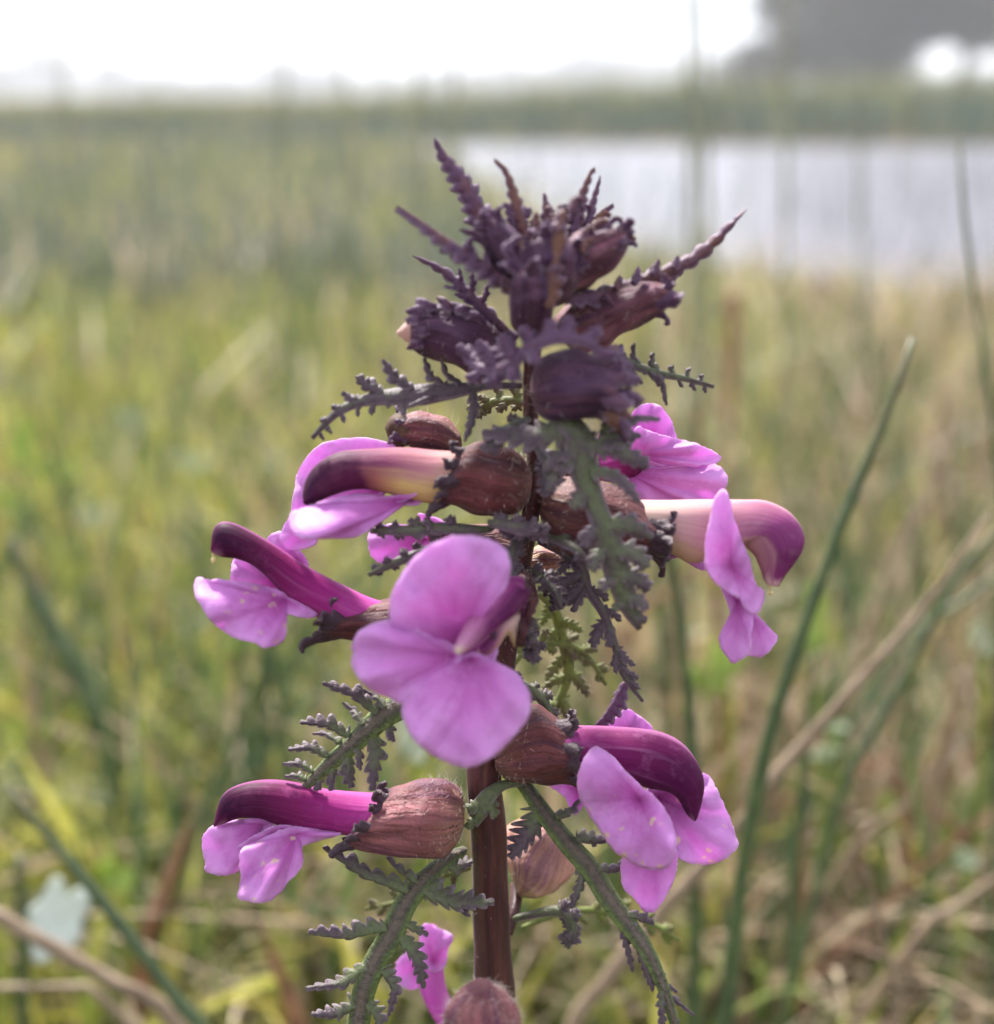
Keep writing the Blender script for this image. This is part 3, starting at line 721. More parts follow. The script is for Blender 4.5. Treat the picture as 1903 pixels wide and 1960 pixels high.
loft('calyx', [(1005, 1030), (960, 1005), (890, 1005)], [(1000, 1060), (950, 1062), (890, 1052)], [stem_d(1050), z + 3, z], [1.2, 2.6, 2.0], M_CAL, f11, ribs=6, amp=.05)
f11['label'] = 'back flower peeping out under the yellow-throated one'
petal([(812, 1022), (790, 1008), (745, 1004), (714, 1014), (705, 1032), (710, 1062), (730, 1079), (760, 1081), (795, 1060), (830, 1035)], (815, 1032), z, 0, 0, M_PETAL, f11, cup=1.2, rip=0.5)
petal([(800, 985), (830, 990), (870, 1005), (960, 1015), (950, 1040), (900, 1040), (840, 1025)], (880, 1020), z + .4, 0, 0, M_PETAL, f11, cup=.6, rip=0.5)

# ------------------------------------------------------------------ buds
def bud(ea, eb, dc, dr, mat, teeth=5, size=26, hair=60, k=0.9, label=None, start=0.0, arc=1.0, tm=M_BRACT):
    b, bv, bn, bm = loft('bud', ea, eb, dc, dr, mat, plant, n=32, m=32, ribs=7, amp=0.045, hair=hair, wob=0.03)
    if label: b['label'] = label
    if teeth:
        rim_teeth(ring_of(bv, bn - 2, bm), teeth, size, tm, b, mid_dir(bv, bn - 9, bn - 1, bm), k=k, start=start, arc=arc)
    return b

zt = stem_d(500)
bud([(1040, 545), (1052, 495), (1085, 455), (1125, 440), (1160, 438), (1194, 445)], [(1062, 575), (1100, 560), (1140, 540), (1180, 510), (1200, 482), (1201, 458)], [zt, zt + 1, zt + 2.5], [2, 3.4, 3.6, 3.0, 1.6], M_CAL_T, 6, 26)
bud([(1020, 575), (975, 548), (945, 510), (926, 470), (921, 446), (932, 428)], [(1050, 565), (1035, 520), (1010, 475), (990, 445), (970, 430), (950, 424)], [zt, zt + 2, zt + 3.5], [2, 3.2, 3.3, 2.8, 1.4], M_CAL_D, 5, 26)
bud([(1015, 590), (985, 540), (990, 490), (1020, 462), (1040, 455)], [(1090, 575), (1110, 530), (1105, 490), (1085, 465), (1060, 455)], [zt + 1, zt + 4, zt + 5.5], [2.4, 3.6, 3.2, 2.4, 1.2], M_CAL_D, 5, 26)
bud([(1000, 650), (980, 620), (974, 575), (978, 540), (990, 522)], [(1030, 648), (1055, 610), (1064, 570), (1060, 540), (1040, 525)], [zt, zt + 3.5, zt + 6], [2, 3.2, 3.3, 2.8, 1.4], M_CAL_D, 4, 30)
bud([(1056, 622), (1062, 606), (1085, 583), (1135, 557), (1193, 545), (1250, 541), (1278, 552)], [(1110, 680), (1140, 668), (1165, 662), (1190, 642), (1225, 622), (1250, 610), (1270, 595)],
    [zt - 4, zt - 3, zt - 1.5], [2, 3.4, 3.8, 3.6, 2.8], M_CAL_T, 6, 34, label='ribbed tubular bud pointing right under the crown')
bl = bud([(990, 668), (962, 632), (916, 602), (885, 586), (850, 580), (815, 583), (790, 598)], [(975, 722), (947, 731), (904, 720), (858, 694), (825, 684), (805, 678), (788, 664)],
         [zt - 5, zt - 3.5, zt - 3], [2, 3.4, 3.8, 3.4, 2.4], M_CAL_D, 0, 30, label='dark ribbed bud with pale pink tip pointing left')
loft('bud_tip', [(810, 602), (790, 606), (774, 620), (759, 635)], [(815, 662), (795, 664), (780, 656), (762, 643)], [zt - 3, zt - 2.6], [2.0, 2.0, 1.5, .4], M_TIP, bl, n=16, m=16)
for (x0, y0, x1, y1, w_) in ((815, 592, 778, 598, 17), (800, 610, 778, 615, 14), (825, 585, 796, 576, 15), (800, 655, 782, 668, 13), (860, 584, 838, 572, 13), (812, 630, 790, 640, 15), (900, 600, 930, 618, 14), (880, 590, 905, 596, 14)):
    toothed('calyx_tooth', [at(x0 + 8, y0, zt - 0.8), at(x0, y0, zt + .1), at((x0 + x1) / 2, (y0 + y1) / 2 - 4, zt + .1), at(x1, y1, zt - .6)], w_ * PX, 3, M_BRACT, bl, a=.55, curl=.7, k=0.8, env='leaf', thick=.25)
zf = stem_d(740) + 5.5
b7 = bud([(1014, 748), (1022, 705), (1048, 680), (1090, 672), (1135, 682), (1168, 700)], [(1016, 760), (1035, 795), (1075, 808), (1115, 802), (1150, 800), (1180, 806)], [zf - 2, zf, zf + 1.5], [1.5, 3.6, 4.2, 4.2, 3.6], M_CAL_D, 9, 34, k=0.75,
         label='round dark bud facing out with crinkled pale rim')
bb = bud([(882, 830), (862, 806), (830, 792), (795, 789), (768, 799)], [(885, 862), (860, 866), (825, 862), (790, 857), (765, 842)], [stem_d(830) - 3.5, stem_d(830) - 3.0], [2, 3, 3, 2.4], M_CAL_L, 5, 24, label='small pink-veined bud with olive tip over the yellow-throated flower')
loft('bud_tip', [(790, 796), (765, 790), (748, 797), (738, 815)], [(785, 852), (765, 856), (748, 848), (738, 824)], [stem_d(830) - 2.8] * 2, [2.4, 2.3, 1.8, .6], M_TIPB, bb, n=16, m=18)
bl2 = bud([(880, 2075), (852, 2000), (850, 1945), (866, 1911), (898, 1888)], [(960, 2075), (990, 2000), (993, 1945), (976, 1910), (940, 1886)], [10, 12, 13], [3, 4.5, 4.6, 3.6, 2.0], M_CAL_L, 0, 0, hair=900, label='hairy pink bud in front of the stem foot')
toothed('stalk', [at(950, 2140, stem_d(2140)), at(925, 2130, 2), at(920, 2065, 10.5)], 0, 0, M_STEM, bl2, widths=[16 * PX, 16 * PX, 30 * PX], thick=.6)
bc = bud([(985, 1690), (968, 1640), (962, 1597), (993, 1566), (1030, 1552)], [(995, 1712), (1025, 1712), (1070, 1700), (1098, 1650), (1095, 1600)], [stem_d(1640) - 6, stem_d(1640) - 8], [2, 4, 4.2, 3.6, 2.5], M_CAL_Y, 4, 26, label='pale yellow and pink calyx behind the stem')
toothed('stalk', [at(968, 1790, stem_d(1790)), at(985, 1740, stem_d(1740) - 2), at(990, 1695, stem_d(1690) - 6)], 0, 0, M_STEM, bc, widths=[14 * PX, 12 * PX, 16 * PX], thick=.5)
bud([(1010, 1060), (1030, 1045), (1060, 1048), (1085, 1062)], [(1005, 1085), (1030, 1098), (1060, 1092), (1082, 1078)], [stem_d(1070) - 5] * 2, [1.5, 2.4, 2.2, 1.2], M_CAL_Y, 0, 0)

# ------------------------------------------------------------------ crown bracts
def bract(path, d, W, nt, k=0.7, a=0.45, mat=M_BRACT, hint=None, taper=1.0, curl=0.5, name='bract'):
    dd = curve_val(d, len(path))
    return toothed(name, [at(x, y, z_) for (x, y), z_ in zip(path, dd)], W * PX, nt, mat, plant, a=a, env='bract', k=k, hint=hint, curl=curl, thick=0.3, taper=taper)

bract([(950, 470), (925, 418), (905, 380), (885, 345), (852, 302), (831, 264)], [zt, zt + 1, zt + 1], 36, 10, 0.8)
bract([(990, 560), (947, 522), (904, 495), (847, 457), (800, 426), (758, 399)], [zt + 3, zt + 4, zt + 5], 32, 10, 0.65)
bract([(990, 650), (950, 615), (912, 576), (885, 549), (843, 514), (789, 489)], [zt - 3, zt - 3, zt - 3.5], 21, 9, 0.8)
leaf([(985, 645), (930, 590), (890, 552)], [zt - 3, zt - 3], [10, 8, 5], [(900, 563, 903, 522, 15, 3, 3, .4), (920, 582, 934, 545, 14, 3, 3, .4), (880, 545, 878, 512, 12, 3, 3, .3), (880, 548, 850, 548, 12, 3, -3, .3), (905, 570, 870, 562, 12, 3, -3, .3)], M_BRACT, 0.7)
bract([(1015, 470), (1000, 430), (985, 376), (970, 332), (956, 315), (946, 306)], [zt + 2, zt + 3, zt + 3], 19, 8, 0.35)
bract([(1085, 470), (1100, 430), (1108, 395), (1120, 357), (1132, 330), (1140, 326)], [zt, zt, zt], 20, 8, 0.45)
bract([(1105, 480), (1123, 434), (1131, 407), (1139, 372), (1146, 350), (1150, 338)], [zt - 1, zt - 1.5], 17, 8, 0.85)
bract([(1100, 470), (1131, 430), (1150, 410), (1175, 393)], [zt - 2, zt - 2], 15, 6, 0.8)
bract([(1080, 572), (1130, 566), (1173, 558), (1250, 530), (1319, 499), (1366, 464), (1404, 426), (1428, 400)], [zt + 1, zt - .5, zt - 1, zt - 1], 30, 12, 0.6)
bract([(1050, 590), (1058, 520), (1070, 460), (1078, 400)], [zt + 6, zt + 7, zt + 7], 30, 7, 0.35, taper=.7)
bract([(1010, 540), (985, 500), (975, 470), (995, 455), (1015, 460)], [zt + 6, zt + 7, zt + 6], 18, 5, 0.9)
bract([(1045, 440), (1044, 400), (1043, 370)], [zt, zt], 14, 4, 0.6)
for i in range(16):            # young curled leaf tips at the heart of the crown
    x = 940 + 210 * (i + random.random()) / 16
    y = 455 + random.uniform(-25, 25)
    lean = (x - 1045) * 0.25 + random.uniform(-12, 12)
    bract([(x, y), (x + lean * .4, y - 28), (x + lean, y - 48), (x + lean * 1.5, y - 44)], [zt + random.uniform(-2, 4)] * 2, random.uniform(11, 16), 4, random.uniform(.2, .9))
for (x0, y0, x1, y1) in ((1040, 500, 1015, 478), (1040, 520, 1008, 505), (1100, 500, 1128, 482), (1098, 520, 1130, 508), (1094, 478, 1118, 462), (1050, 480, 1028, 458), (950, 455, 912, 440), (935, 470, 880, 440), (960, 440, 905, 435), (1180, 480, 1202, 462), (985, 525, 962, 498)):
    bract([(x0, y0), ((x0 + x1) / 2, (y0 + y1) / 2 - 8), (x1, y1)], [zt + 4, zt + 5], 13, 3, 0.8, curl=.8)
for (x0, y0, x1, y1, w_) in ((860, 460, 845, 485, 10), (880, 475, 862, 496, 10), (915, 500, 905, 470, 12), (895, 480, 905, 452, 12), (940, 515, 930, 480, 14), (960, 530, 990, 545, 14),
                             (1290, 515, 1300, 492, 13), (1250, 528, 1262, 498, 14), (1215, 545, 1225, 512, 14), (1230, 545, 1262, 566, 13), (1270, 525, 1290, 545, 12), (1180, 556, 1190, 530, 14), (1160, 565, 1175, 585, 13)):
    bract([(x0, y0), ((x0 + x1) / 2 - 3, (y0 + y1) / 2), (x1, y1)], [zt + 1 if x0 > 1100 else zt + 4, zt + 0.5 if x0 > 1100 else zt + 4], w_, 3, 0.75, curl=.7)
for i in range(34):            # crimped margins packed between the crown buds
    a_ = random.uniform(0, 6.28); rr = random.uniform(0.35, 1.0)
    x0, y0 = 1055 + 112 * rr * math.cos(a_), 470 + 70 * rr * math.sin(a_)
    dx, dy = (x0 - 1055) * 0.28 + random.uniform(-8, 8), -random.uniform(14, 34)
    bract([(x0, y0), (x0 + dx * .5, y0 + dy * .8), (x0 + dx, y0 + dy), (x0 + dx * 1.5, y0 + dy * .8)], [zt + random.uniform(0, 6)] * 2, random.uniform(11, 17), 4, random.uniform(.3, 1.0), curl=.9, a=.55, taper=.6)
# grey lobed bract arching over the round bud
zb = zf + 5
leaf([(890, 690), (940, 706), (980, 692), (1020, 660), (1060, 645), (1110, 650), (1150, 668)], [zb - 5, zb - 2, zb, zb + .5, zb], [10, 24, 30, 28, 28, 24, 10],
     [(920, 698, 872, 662, 26, 4, 4, -1), (948, 698, 915, 652, 28, 4, 4, -.5), (985, 682, 962, 638, 28, 4, 3, 0), (1015, 662, 1005, 622, 26, 4, 3, 0), (1045, 650, 1048, 610, 26, 4, 3, -.5), (1080, 645, 1096, 606, 26, 4, 3, -.6),
      (1110, 650, 1148, 622, 24, 4, 3, -.6), (925, 704, 890, 722, 24, 3, -4, 0), (955, 708, 930, 735, 24, 3, -4, .6), (985, 698, 975, 728, 24, 3, -4, .8), (1020, 668, 1028, 700, 22, 3, -4, 1), (1135, 662, 1180, 678, 24, 4, 3, 0)],
     M_BRACT, 0.95, a=0.5, curl=.7, asym=0.0, wf=1.6)
# crinkled pale margin of the round bud
for (x0, y0, x1, y1, w_, kk) in ((1150, 690, 1182, 668, 24, .6), (1168, 705, 1208, 700, 26, .95), (1175, 730, 1225, 728, 26, .95), (1172, 755, 1230, 768, 26, .95), (1165, 775, 1205, 800, 24, .3), (1160, 785, 1190, 825, 20, .2), (1150, 690, 1170, 740, 18, .1)):
    bract([(x0, y0), ((x0 + x1) / 2, (y0 + y1) / 2 - 8), (x1, y1)], [zf + 2.5, zf + 3.5, zf + 2.5], w_, 3, kk, taper=.6)

# ------------------------------------------------------------------ leaves
z = stem_d(750)
leaf([(1000, 738), (930, 738), (902, 741), (819, 750), (709, 762), (653, 783), (620, 813), (598, 838)], [z, z, z + 1, z + 1.5, z + 1], [12, 16, 34, 48, 36, 24, 16, 8],
     [(855, 735, 812, 684, 20, 4, -14, 0), (880, 730, 845, 690, 16, 3, -10, .5), (790, 740, 733, 688, 26, 4, -10, 0), (733, 745, 681, 720, 26, 4, -8, 0), (690, 762, 655, 750, 20, 3, -6, .3), (655, 778, 634, 778, 15, 3, -3, .2),
      (628, 803, 612, 806, 12, 2, 0, .2), (780, 762, 768, 790, 14, 2, 3, .5), (720, 768, 712, 796, 14, 2, 3, .3), (688, 775, 686, 798, 12, 2, 2, .3), (655, 790, 660, 810, 10, 2, 2, .2), (626, 815, 636, 830, 10, 2, 2, .2),
      (612, 828, 620, 842, 9, 2, 1, 0), (850, 758, 775, 782, 16, 5, 5, 1.5), (775, 776, 776, 802, 12, 2, 3, 1.6), (905, 745, 889, 846, 22, 6, -8, 2.0), (752, 765, 742, 782, 12, 2, 2, .4)], k=0.85, label='long purple fern-like leaf pointing left')
leaf([(1120, 650), (1162, 662), (1200, 690), (1250, 710), (1310, 724), (1366, 740)], [z, z - 1.5, z - 2], [10, 14, 20, 17, 12, 6],
     [(1200, 688, 1190, 658, 15, 3, -6, 0), (1228, 700, 1214, 656, 16, 3, -8, 0), (1262, 712, 1250, 674, 15, 3, -8, 0), (1290, 716, 1288, 698, 13, 2, -3, 0), (1315, 722, 1322, 704, 12, 2, -2, 0), (1340, 730, 1345, 716, 10, 2, 0, 0),
      (1300, 726, 1308, 742, 11, 2, 2, 0), (1325, 732, 1332, 748, 11, 2, 2, 0), (1350, 738, 1352, 752, 9, 2, 2, 0), (1230, 706, 1276, 776, 18, 5, -18, .4), (1255, 716, 1262, 740, 12, 2, 2, .2), (1205, 695, 1230, 735, 18, 4, 4, .3)], k=0.6)
z = stem_d(1000) + 7.5
leaf([(1075, 800), (1106, 828), (1117, 895), (1138, 959), (1164, 1023), (1185, 1097), (1208, 1164), (1224, 1202)], [z + 2, z + 2.5, z + 2, z + 1.5, z, z - 1], [40, 60, 46, 40, 46, 50, 40, 12],
     [(1120, 845, 1244, 892, 34, 6, -8, .5), (1150, 848, 1200, 852, 26, 3, -2, .5), (1140, 895, 1226, 962, 26, 6, -12, .5), (1196, 806, 1264, 803, 26, 4, -6, -1), (1180, 832, 1228, 836, 24, 3, -2, -.6),
      (1164, 1005, 1250, 1030, 30, 4, -10, .4), (1180, 1050, 1244, 1086, 32, 4, -8, .4), (1192, 1098, 1244, 1130, 30, 4, -6, .3), (1204, 1140, 1242, 1165, 26, 3, -4, .2), (1214, 1175, 1238, 1190, 18, 2, -2, 0),
      (1090, 822, 922, 828, 44, 6, -6, -1), (1100, 862, 1042, 900, 30, 4, 10, -.5), (1075, 880, 1052, 942, 30, 4, 0, -.6), (1140, 1010, 1122, 1050, 26, 3, 4, .4), (1150, 1050, 1136, 1095, 26, 4, 4, .4), (1172, 1105, 1150, 1130, 24, 3, 2, .3), (1190, 1150, 1176, 1170, 20, 3, 2, .2),
      (1125, 940, 1095, 975, 24, 3, 4, .4)], k=0.5, a=0.4, label='long grey-green leaf hanging in front of the pale hooded flower', asym=0.0, wf=1.6)
z = stem_d(1150) + 1
leaf([(1030, 1035), (1082, 1061), (1115, 1088), (1125, 1125), (1155, 1172), (1176, 1228), (1192, 1286), (1230, 1342)], [z, z + 1.5, z + 2, z + 2, z + 1], [12, 15, 20, 20, 16, 14, 12, 6],
     [(1112, 1100, 1030, 1128, 36, 5, -6, .6), (1115, 1120, 1052, 1168, 30, 4, -6, .6), (1120, 1125, 1096, 1172, 24, 3, 0, .6), (1092, 1068, 1070, 1100, 22, 3, 0, .6), (1160, 1190, 1134, 1240, 30, 4, 4, .4), (1165, 1195, 1170, 1240, 26, 3, 0, .6),
      (1180, 1240, 1216, 1275, 18, 4, 4, .2), (1188, 1270, 1222, 1300, 16, 4, 4, .2), (1180, 1250, 1180, 1290, 16, 3, 2, .2), (1200, 1295, 1226, 1320, 14, 3, 2, .2), (1150, 1165, 1190, 1190, 20, 3, -4, 0), (1130, 1130, 1165, 1150, 20, 3, -4, 0)], k=0.85)
z = stem_d(1400) + 4
leaf([(785, 1340), (735, 1367), (689, 1408), (642, 1450), (599, 1490), (570, 1520)], [z, z, z - 1, z - 2], [54, 50, 42, 34, 26, 12],
     [(715, 1362, 617, 1308, 30, 5, 8, .5), (735, 1350, 690, 1318, 18, 3, 4, -1), (660, 1402, 574, 1384, 28, 5, 6, .5), (690, 1380, 655, 1345, 18, 4, 4, -1.5), (620, 1442, 551, 1436, 24, 5, 6, .4), (592, 1472, 541, 1463, 22, 4, 5, .3), (580, 1490, 545, 1487, 18, 3, 3, .2),
      (640, 1412, 598, 1405, 16, 3, 3, -1.6), (719, 1412, 714, 1514, 38, 5, 0, 1), (672, 1450, 671, 1508, 32, 4, 4, .6), (640, 1470, 634, 1514, 26, 3, 3, .4), (748, 1390, 754, 1420, 26, 3, 2, .5), (690, 1435, 690, 1475, 22, 3, 2, .8), (612, 1490, 606, 1515, 20, 2, 0, .2)],
     k=0.15, tipk=0.75, a=0.3, label='olive leaf with purple beaded teeth between the two left flowers', asym=0.9, wf=1.55)
z = stem_d(1750) + 8
leaf([(890, 1625), (862, 1640), (819, 1676), (779, 1724), (749, 1787), (718, 1840), (696, 1897), (685, 1960), (670, 2030)], [z - 7, z - 3, z, z + 1, z + 1], [20, 30, 40, 46, 46, 46, 44, 44, 40],
     [(775, 1705, 617, 1622, 34, 6, -10, 0), (800, 1690, 740, 1640, 20, 3, -6, -1), (735, 1775, 589, 1787, 34, 6, -14, 0), (705, 1848, 584, 1892, 34, 6, -14, 0), (680, 1925, 596, 1942, 32, 5, -10, 0), (672, 1985, 600, 2010, 30, 4, -8, 0),
      (810, 1712, 946, 1728, 48, 6, 10, 1), (862, 1668, 905, 1650, 34, 4, 0, -.5), (840, 1715, 900, 1755, 30, 4, 0, .6), (775, 1800, 812, 1892, 38, 6, -8, 1), (785, 1775, 820, 1790, 24, 3, 0, .6), (740, 1860, 744, 1944, 28, 6, -12, 1), (710, 1925, 724, 1990, 28, 5, -8, 1)],
     k=0.12, tipk=0.6, a=0.3, label='broad green-ribbed leaf with mauve beaded teeth below the lower left flower', asym=0.9, wf=1.55)
z = stem_d(1650) + 9
leaf([(965, 1478), (999, 1497), (1046, 1561), (1088, 1614), (1132, 1663), (1162, 1713), (1198, 1763), (1235, 1813), (1266, 1879), (1292, 1960), (1310, 2040)], [z - 8, z - 4, z - 1, z + 1, z + 1], [22, 30, 36, 40, 42, 40, 34, 28, 22, 18, 14],
     [(1040, 1550, 976, 1642, 54, 6, -4, .5), (1104, 1632, 1094, 1740, 24, 6, -14, 1.2), (1075, 1560, 1110, 1530, 26, 3, 4, -1.5), (1115, 1600, 1170, 1605, 30, 4, 10, -1.5), (1150, 1665, 1200, 1650, 24, 3, 8, -1.5),
      (1160, 1712, 1212, 1862, 22, 9, -8, 1.2), (1198, 1765, 1250, 1900, 22, 9, -4, 1), (1205, 1750, 1252, 1770, 22, 3, 2, -.3), (1235, 1800, 1330, 1945, 20, 9, 26, -.6), (1255, 1850, 1296, 1900, 18, 5, 6, -.4), (1270, 1890, 1272, 1985, 20, 6, 4, .8), (1285, 1930, 1330, 2000, 18, 5, 6, 0)],
     k=0.25, tipk=0.65, a=0.3, label='long green and mauve leaf arching down under the magenta hood', asym=0.9, wf=1.55)
zq = stem_d(1540)
leaf([(1000, 1498), (965, 1502), (938, 1520), (918, 1548), (908, 1580)], [zq + 1.5, zq + 2.6, zq + 3, zq + 2.5], [14, 20, 34, 40, 14], [(935, 1530, 950, 1565, 26, 2, 2, .2), (918, 1545, 893, 1548, 24, 2, 2, .2), (910, 1565, 896, 1588, 20, 2, 2, .2)], M_LEAF, k=-0.25, tipk=0.1, wf=1.5, asym=0)
z = stem_d(1020) + 2
P_ = [(945, 1008), (925, 1013), (850, 1010), (780, 1014), (709, 1016)]
leaf(P_, [z, z + 2, z + 3], [12, 24, 26, 22, 10], auto_leaflets(P_, 5, 26, 24, 3, t0=0.3), k=0.6)
P_ = [(905, 1030), (830, 1050), (770, 1070), (706, 1100)]
leaf(P_, [z, z + 1, z + 2], [12, 24, 20, 8], auto_leaflets(P_, 5, 22, 20, 3, t0=0.3), k=0.7)
P_ = [(935, 1000), (980, 1005), (1050, 1018)]
leaf(P_, [z + 3, z + 4, z + 4], [16, 34, 10], auto_leaflets(P_, 4, 28, 28, 3, t0=0.2), k=0.75)
for P_, dz_, kk in (([(1012, 1000), (985, 1045), (975, 1085), (985, 1120)], 5, .7), ([(1000, 1085), (1032, 1100), (1062, 1130), (1075, 1165)], 2.5, .7), ([(975, 1190), (1005, 1205), (1022, 1235), (1020, 1262)], 5, .8), ([(1022, 850), (1045, 880), (1052, 915), (1045, 945)], 3.5, .7),
                    ([(955, 1300), (1000, 1310), (1040, 1340), (1060, 1380)], -3, .4), ([(1018, 800), (985, 812), (950, 838), (935, 866)], 5, .6), ([(1020, 1030), (1060, 1030), (1100, 1048), (1130, 1080)], 5.5, .6)):
    zz_ = stem_d(P_[0][1])
    leaf(P_, [zz_, zz_ + dz_, zz_ + dz_ + 1], [10, 20, 22, 8], auto_leaflets(P_, 4, 30, 24, 3, t0=0.2), k=kk, curl=.45)
z = stem_d(1770)
P_ = [(970, 1762), (1010, 1752), (1068, 1743), (1096, 1768), (1088, 1815)]
leaf(P_, [z - 1, z + 1, z + 1], [14, 16, 22, 20, 8], auto_leaflets(P_, 4, 26, 26, 3, t0=0.55), k=0.5)
P_ = [(1000, 1775), (1070, 1750), (1140, 1742), (1230, 1760), (1300, 1800)]
leaf(P_, [z - 5, z - 9, z - 12], [10, 14, 16, 14, 8], auto_leaflets(P_, 5, 40, 24, 4, t0=0.3), M_LEAF_Y, k=0.2)
z = stem_d(1250) - 8
P_ = [(1010, 1120), (1059, 1160), (1076, 1220), (1088, 1290), (1055, 1370), (1030, 1410)]
leaf(P_, [z, z - 3, z - 4], [12, 22, 24, 22, 16, 8], auto_leaflets(P_, 6, 62, 26, 5, t0=0.15), M_LEAF_Y, k=0.2)
P_ = [(1000, 1300), (980, 1280), (1010, 1240), (1060, 1230), (1120, 1250), (1160, 1310)]
leaf(P_, [z, z - 2, z - 3], [10, 14, 16, 14, 8], auto_leaflets(P_, 5, 34, 22, 4, t0=0.25), M_LEAF_Y, k=0.35)
z = stem_d(770) - 7
P_ = [(1010, 770), (975, 765), (940, 770), (905, 790)]
leaf(P_, [z, z - 1], [10, 22, 20, 8], auto_leaflets(P_, 4, 34, 20, 3), M_LEAF_Y, k=0.5)
P_ = [(900, 1660), (840, 1680), (780, 1720), (700, 1740)]
leaf(P_, [stem_d(1690) - 4, stem_d(1690) - 10], [12, 14, 12, 8], auto_leaflets(P_, 4, 40, 20, 4), M_LEAF_Y, k=0.5)
bract([(1198, 1306), (1186, 1331), (1166, 1364), (1142, 1392)], [stem_d(1350) - 1] * 2, 21, 6, 0.9, taper=.3, curl=.9)

# ------------------------------------------------------------------ hairs and gossamer
hv, hf = [], []
for p, d, l in HAIRS:
    s = d.cross(FWD)
    s = s.normalized() * 0.000014 if s.length > 1e-6 else UP * 0.000014
    b = len(hv)
    q = Vector((random.gauss(0, .18), random.gauss(0, .18), random.gauss(0, .18))) * l
    hv += [p - s, p + s, p + d * l * .6 + q + s * .7, p + d * l * .6 + q - s * .7, p + d * l + q * 2.2]
    hf += [(b, b + 1, b + 2, b + 3), (b + 3, b + 2, b + 4)]
tag(mesh('fine_hairs', hv, hf, M_HAIR, plant, None, BASE), kind='stuff')
#BG#

# ------------------------------------------------------------------ setting: ground, pool, far bank
def ray(x, y, Y):
    """picture point at horizontal distance Y (m) from the camera"""
    d = FWD + RIGHT * ((x - 951.5) / FPX) + UP * ((980 - y) / FPX)
    return CAMPOS + d * (Y / d.y)

def px_at(Y):                    # metres covered by one picture pixel at distance Y
    return Y / FPX / math.cos(PITCH)

n = N('bog_ground')
ob = n.coord('Object')
a1 = n.noise(ob, 9, 5, 0.6); a2 = n.noise(ob, 45, 5, 0.6)
c = n.ramp(a2, [(0.3, (0.020, 0.016, 0.008)), (0.48, (0.06, 0.052, 0.020)), (0.6, (0.14, 0.13, 0.04)), (0.72, (0.17, 0.12, 0.06))])
c = n.mix(c, n.ramp(a2, [(0.3, (0.025, 0.018, 0.012)), (0.55, (0.09, 0.06, 0.035)), (0.7, (0.17, 0.12, 0.075))]), n.ramp(a1, [(0.45, 0.0), (0.58, 1.0)]))
M_GROUND = n.finish(c, 0.9, n.bump(n.noise(ob, 120, 6, 0.7), 0.012, 0.8), spec=0.2)

xs = np.concatenate([-np.geomspace(900, 0.6, 40), np.linspace(-0.55, 0.55, 56), np.geomspace(0.6, 900, 40)])
ys = np.concatenate([-np.geomspace(900, 0.4, 24), np.linspace(-0.35, 2.0, 110), np.geomspace(2.05, 1500, 70)])
X, Y = np.meshgrid(xs, ys)
Z = 0.010 * np.sin(X * 17 + 1.3 * np.sin(Y * 9)) * np.cos(Y * 14 + X * 5) + 0.006 * np.sin(X * 41 + Y * 37)
Z *= (np.abs(X) < 4) * (Y < 1.7)
Z = np.minimum(Z, 0.012) - 0.006
Z = np.where(Y > 5.6, Z + 0.10 * np.clip((Y - 5.6) / 2, 0, 1), Z)
nx, ny = len(xs), len(ys)
fc = [(j * nx + i, j * nx + i + 1, (j + 1) * nx + i + 1, (j + 1) * nx + i) for j in range(ny - 1) for i in range(nx - 1)]
tag(mesh('ground', np.stack([X.ravel(), Y.ravel(), Z.ravel()], 1), fc, M_GROUND), kind='structure')

n = N('pool_water')
ob = n.coord('Object')
mpn = n.new('Mapping'); mpn.inputs['Scale'].default_value = (1.0, 0.35, 1.0); n.put(mpn.inputs[0], ob)
M_WATER = n.finish((0.14, 0.13, 0.16), 0.28, n.bump(n.noise(mpn.outputs[0], 16, 3), 0.03, 0.8), spec=0.8)
edge = [(-0.35, 5.4), (-0.15, 4.2), (-0.08, 3.2), (0.0, 2.4), (0.10, 1.85), (0.25, 1.5), (0.55, 1.3), (1.4, 1.3), (4.0, 1.5), (7.0, 2.4), (9.0, 4.0), (8.0, 5.2), (5.0, 5.3), (3.0, 5.45), (1.5, 5.25), (0.4, 5.4)]
E = cr_closed(edge, 120)
wv = [(x, y, 0.012) for x, y in E] + [(2.2, 3.8, 0.012)]
tag(mesh('pool_water', wv, [(i, (i + 1) % 120, 120) for i in range(120)], M_WATER, smooth=False), kind='structure')

# ------------------------------------------------------------------ grasses
def in_pool(x, y):
    c = np.zeros(len(x), bool)
    j = len(E) - 1
    for i in range(len(E)):
        xi, yi, xj, yj = E[i, 0], E[i, 1], E[j, 0], E[j, 1]
        k = ((yi > y) != (yj > y)) & (x < (xj - xi) * (y - yi) / (yj - yi + 1e-12) + xi)
        c ^= k
        j = i
    return c

def grass_mat(name, stops, tr=0.35, rough=0.55):
    n = N(name)
    c_ = n.attr('c'); t = n.attr('t')
    big = n.noise(n.coord('Object'), 34, 3)
    f = n.math('ADD', n.math('MULTIPLY', c_, 0.55), n.math('MULTIPLY', n.math('SUBTRACT', big, 0.36), 1.6))
    col_ = n.ramp(f, stops)
    col_ = n.mix(col_, (0.20, 0.17, 0.07), n.ramp(t, [(0.75, 0.0), (1.0, 0.45)]))
    return n.finish(col_, rough, trans=tr, spec=0.4)

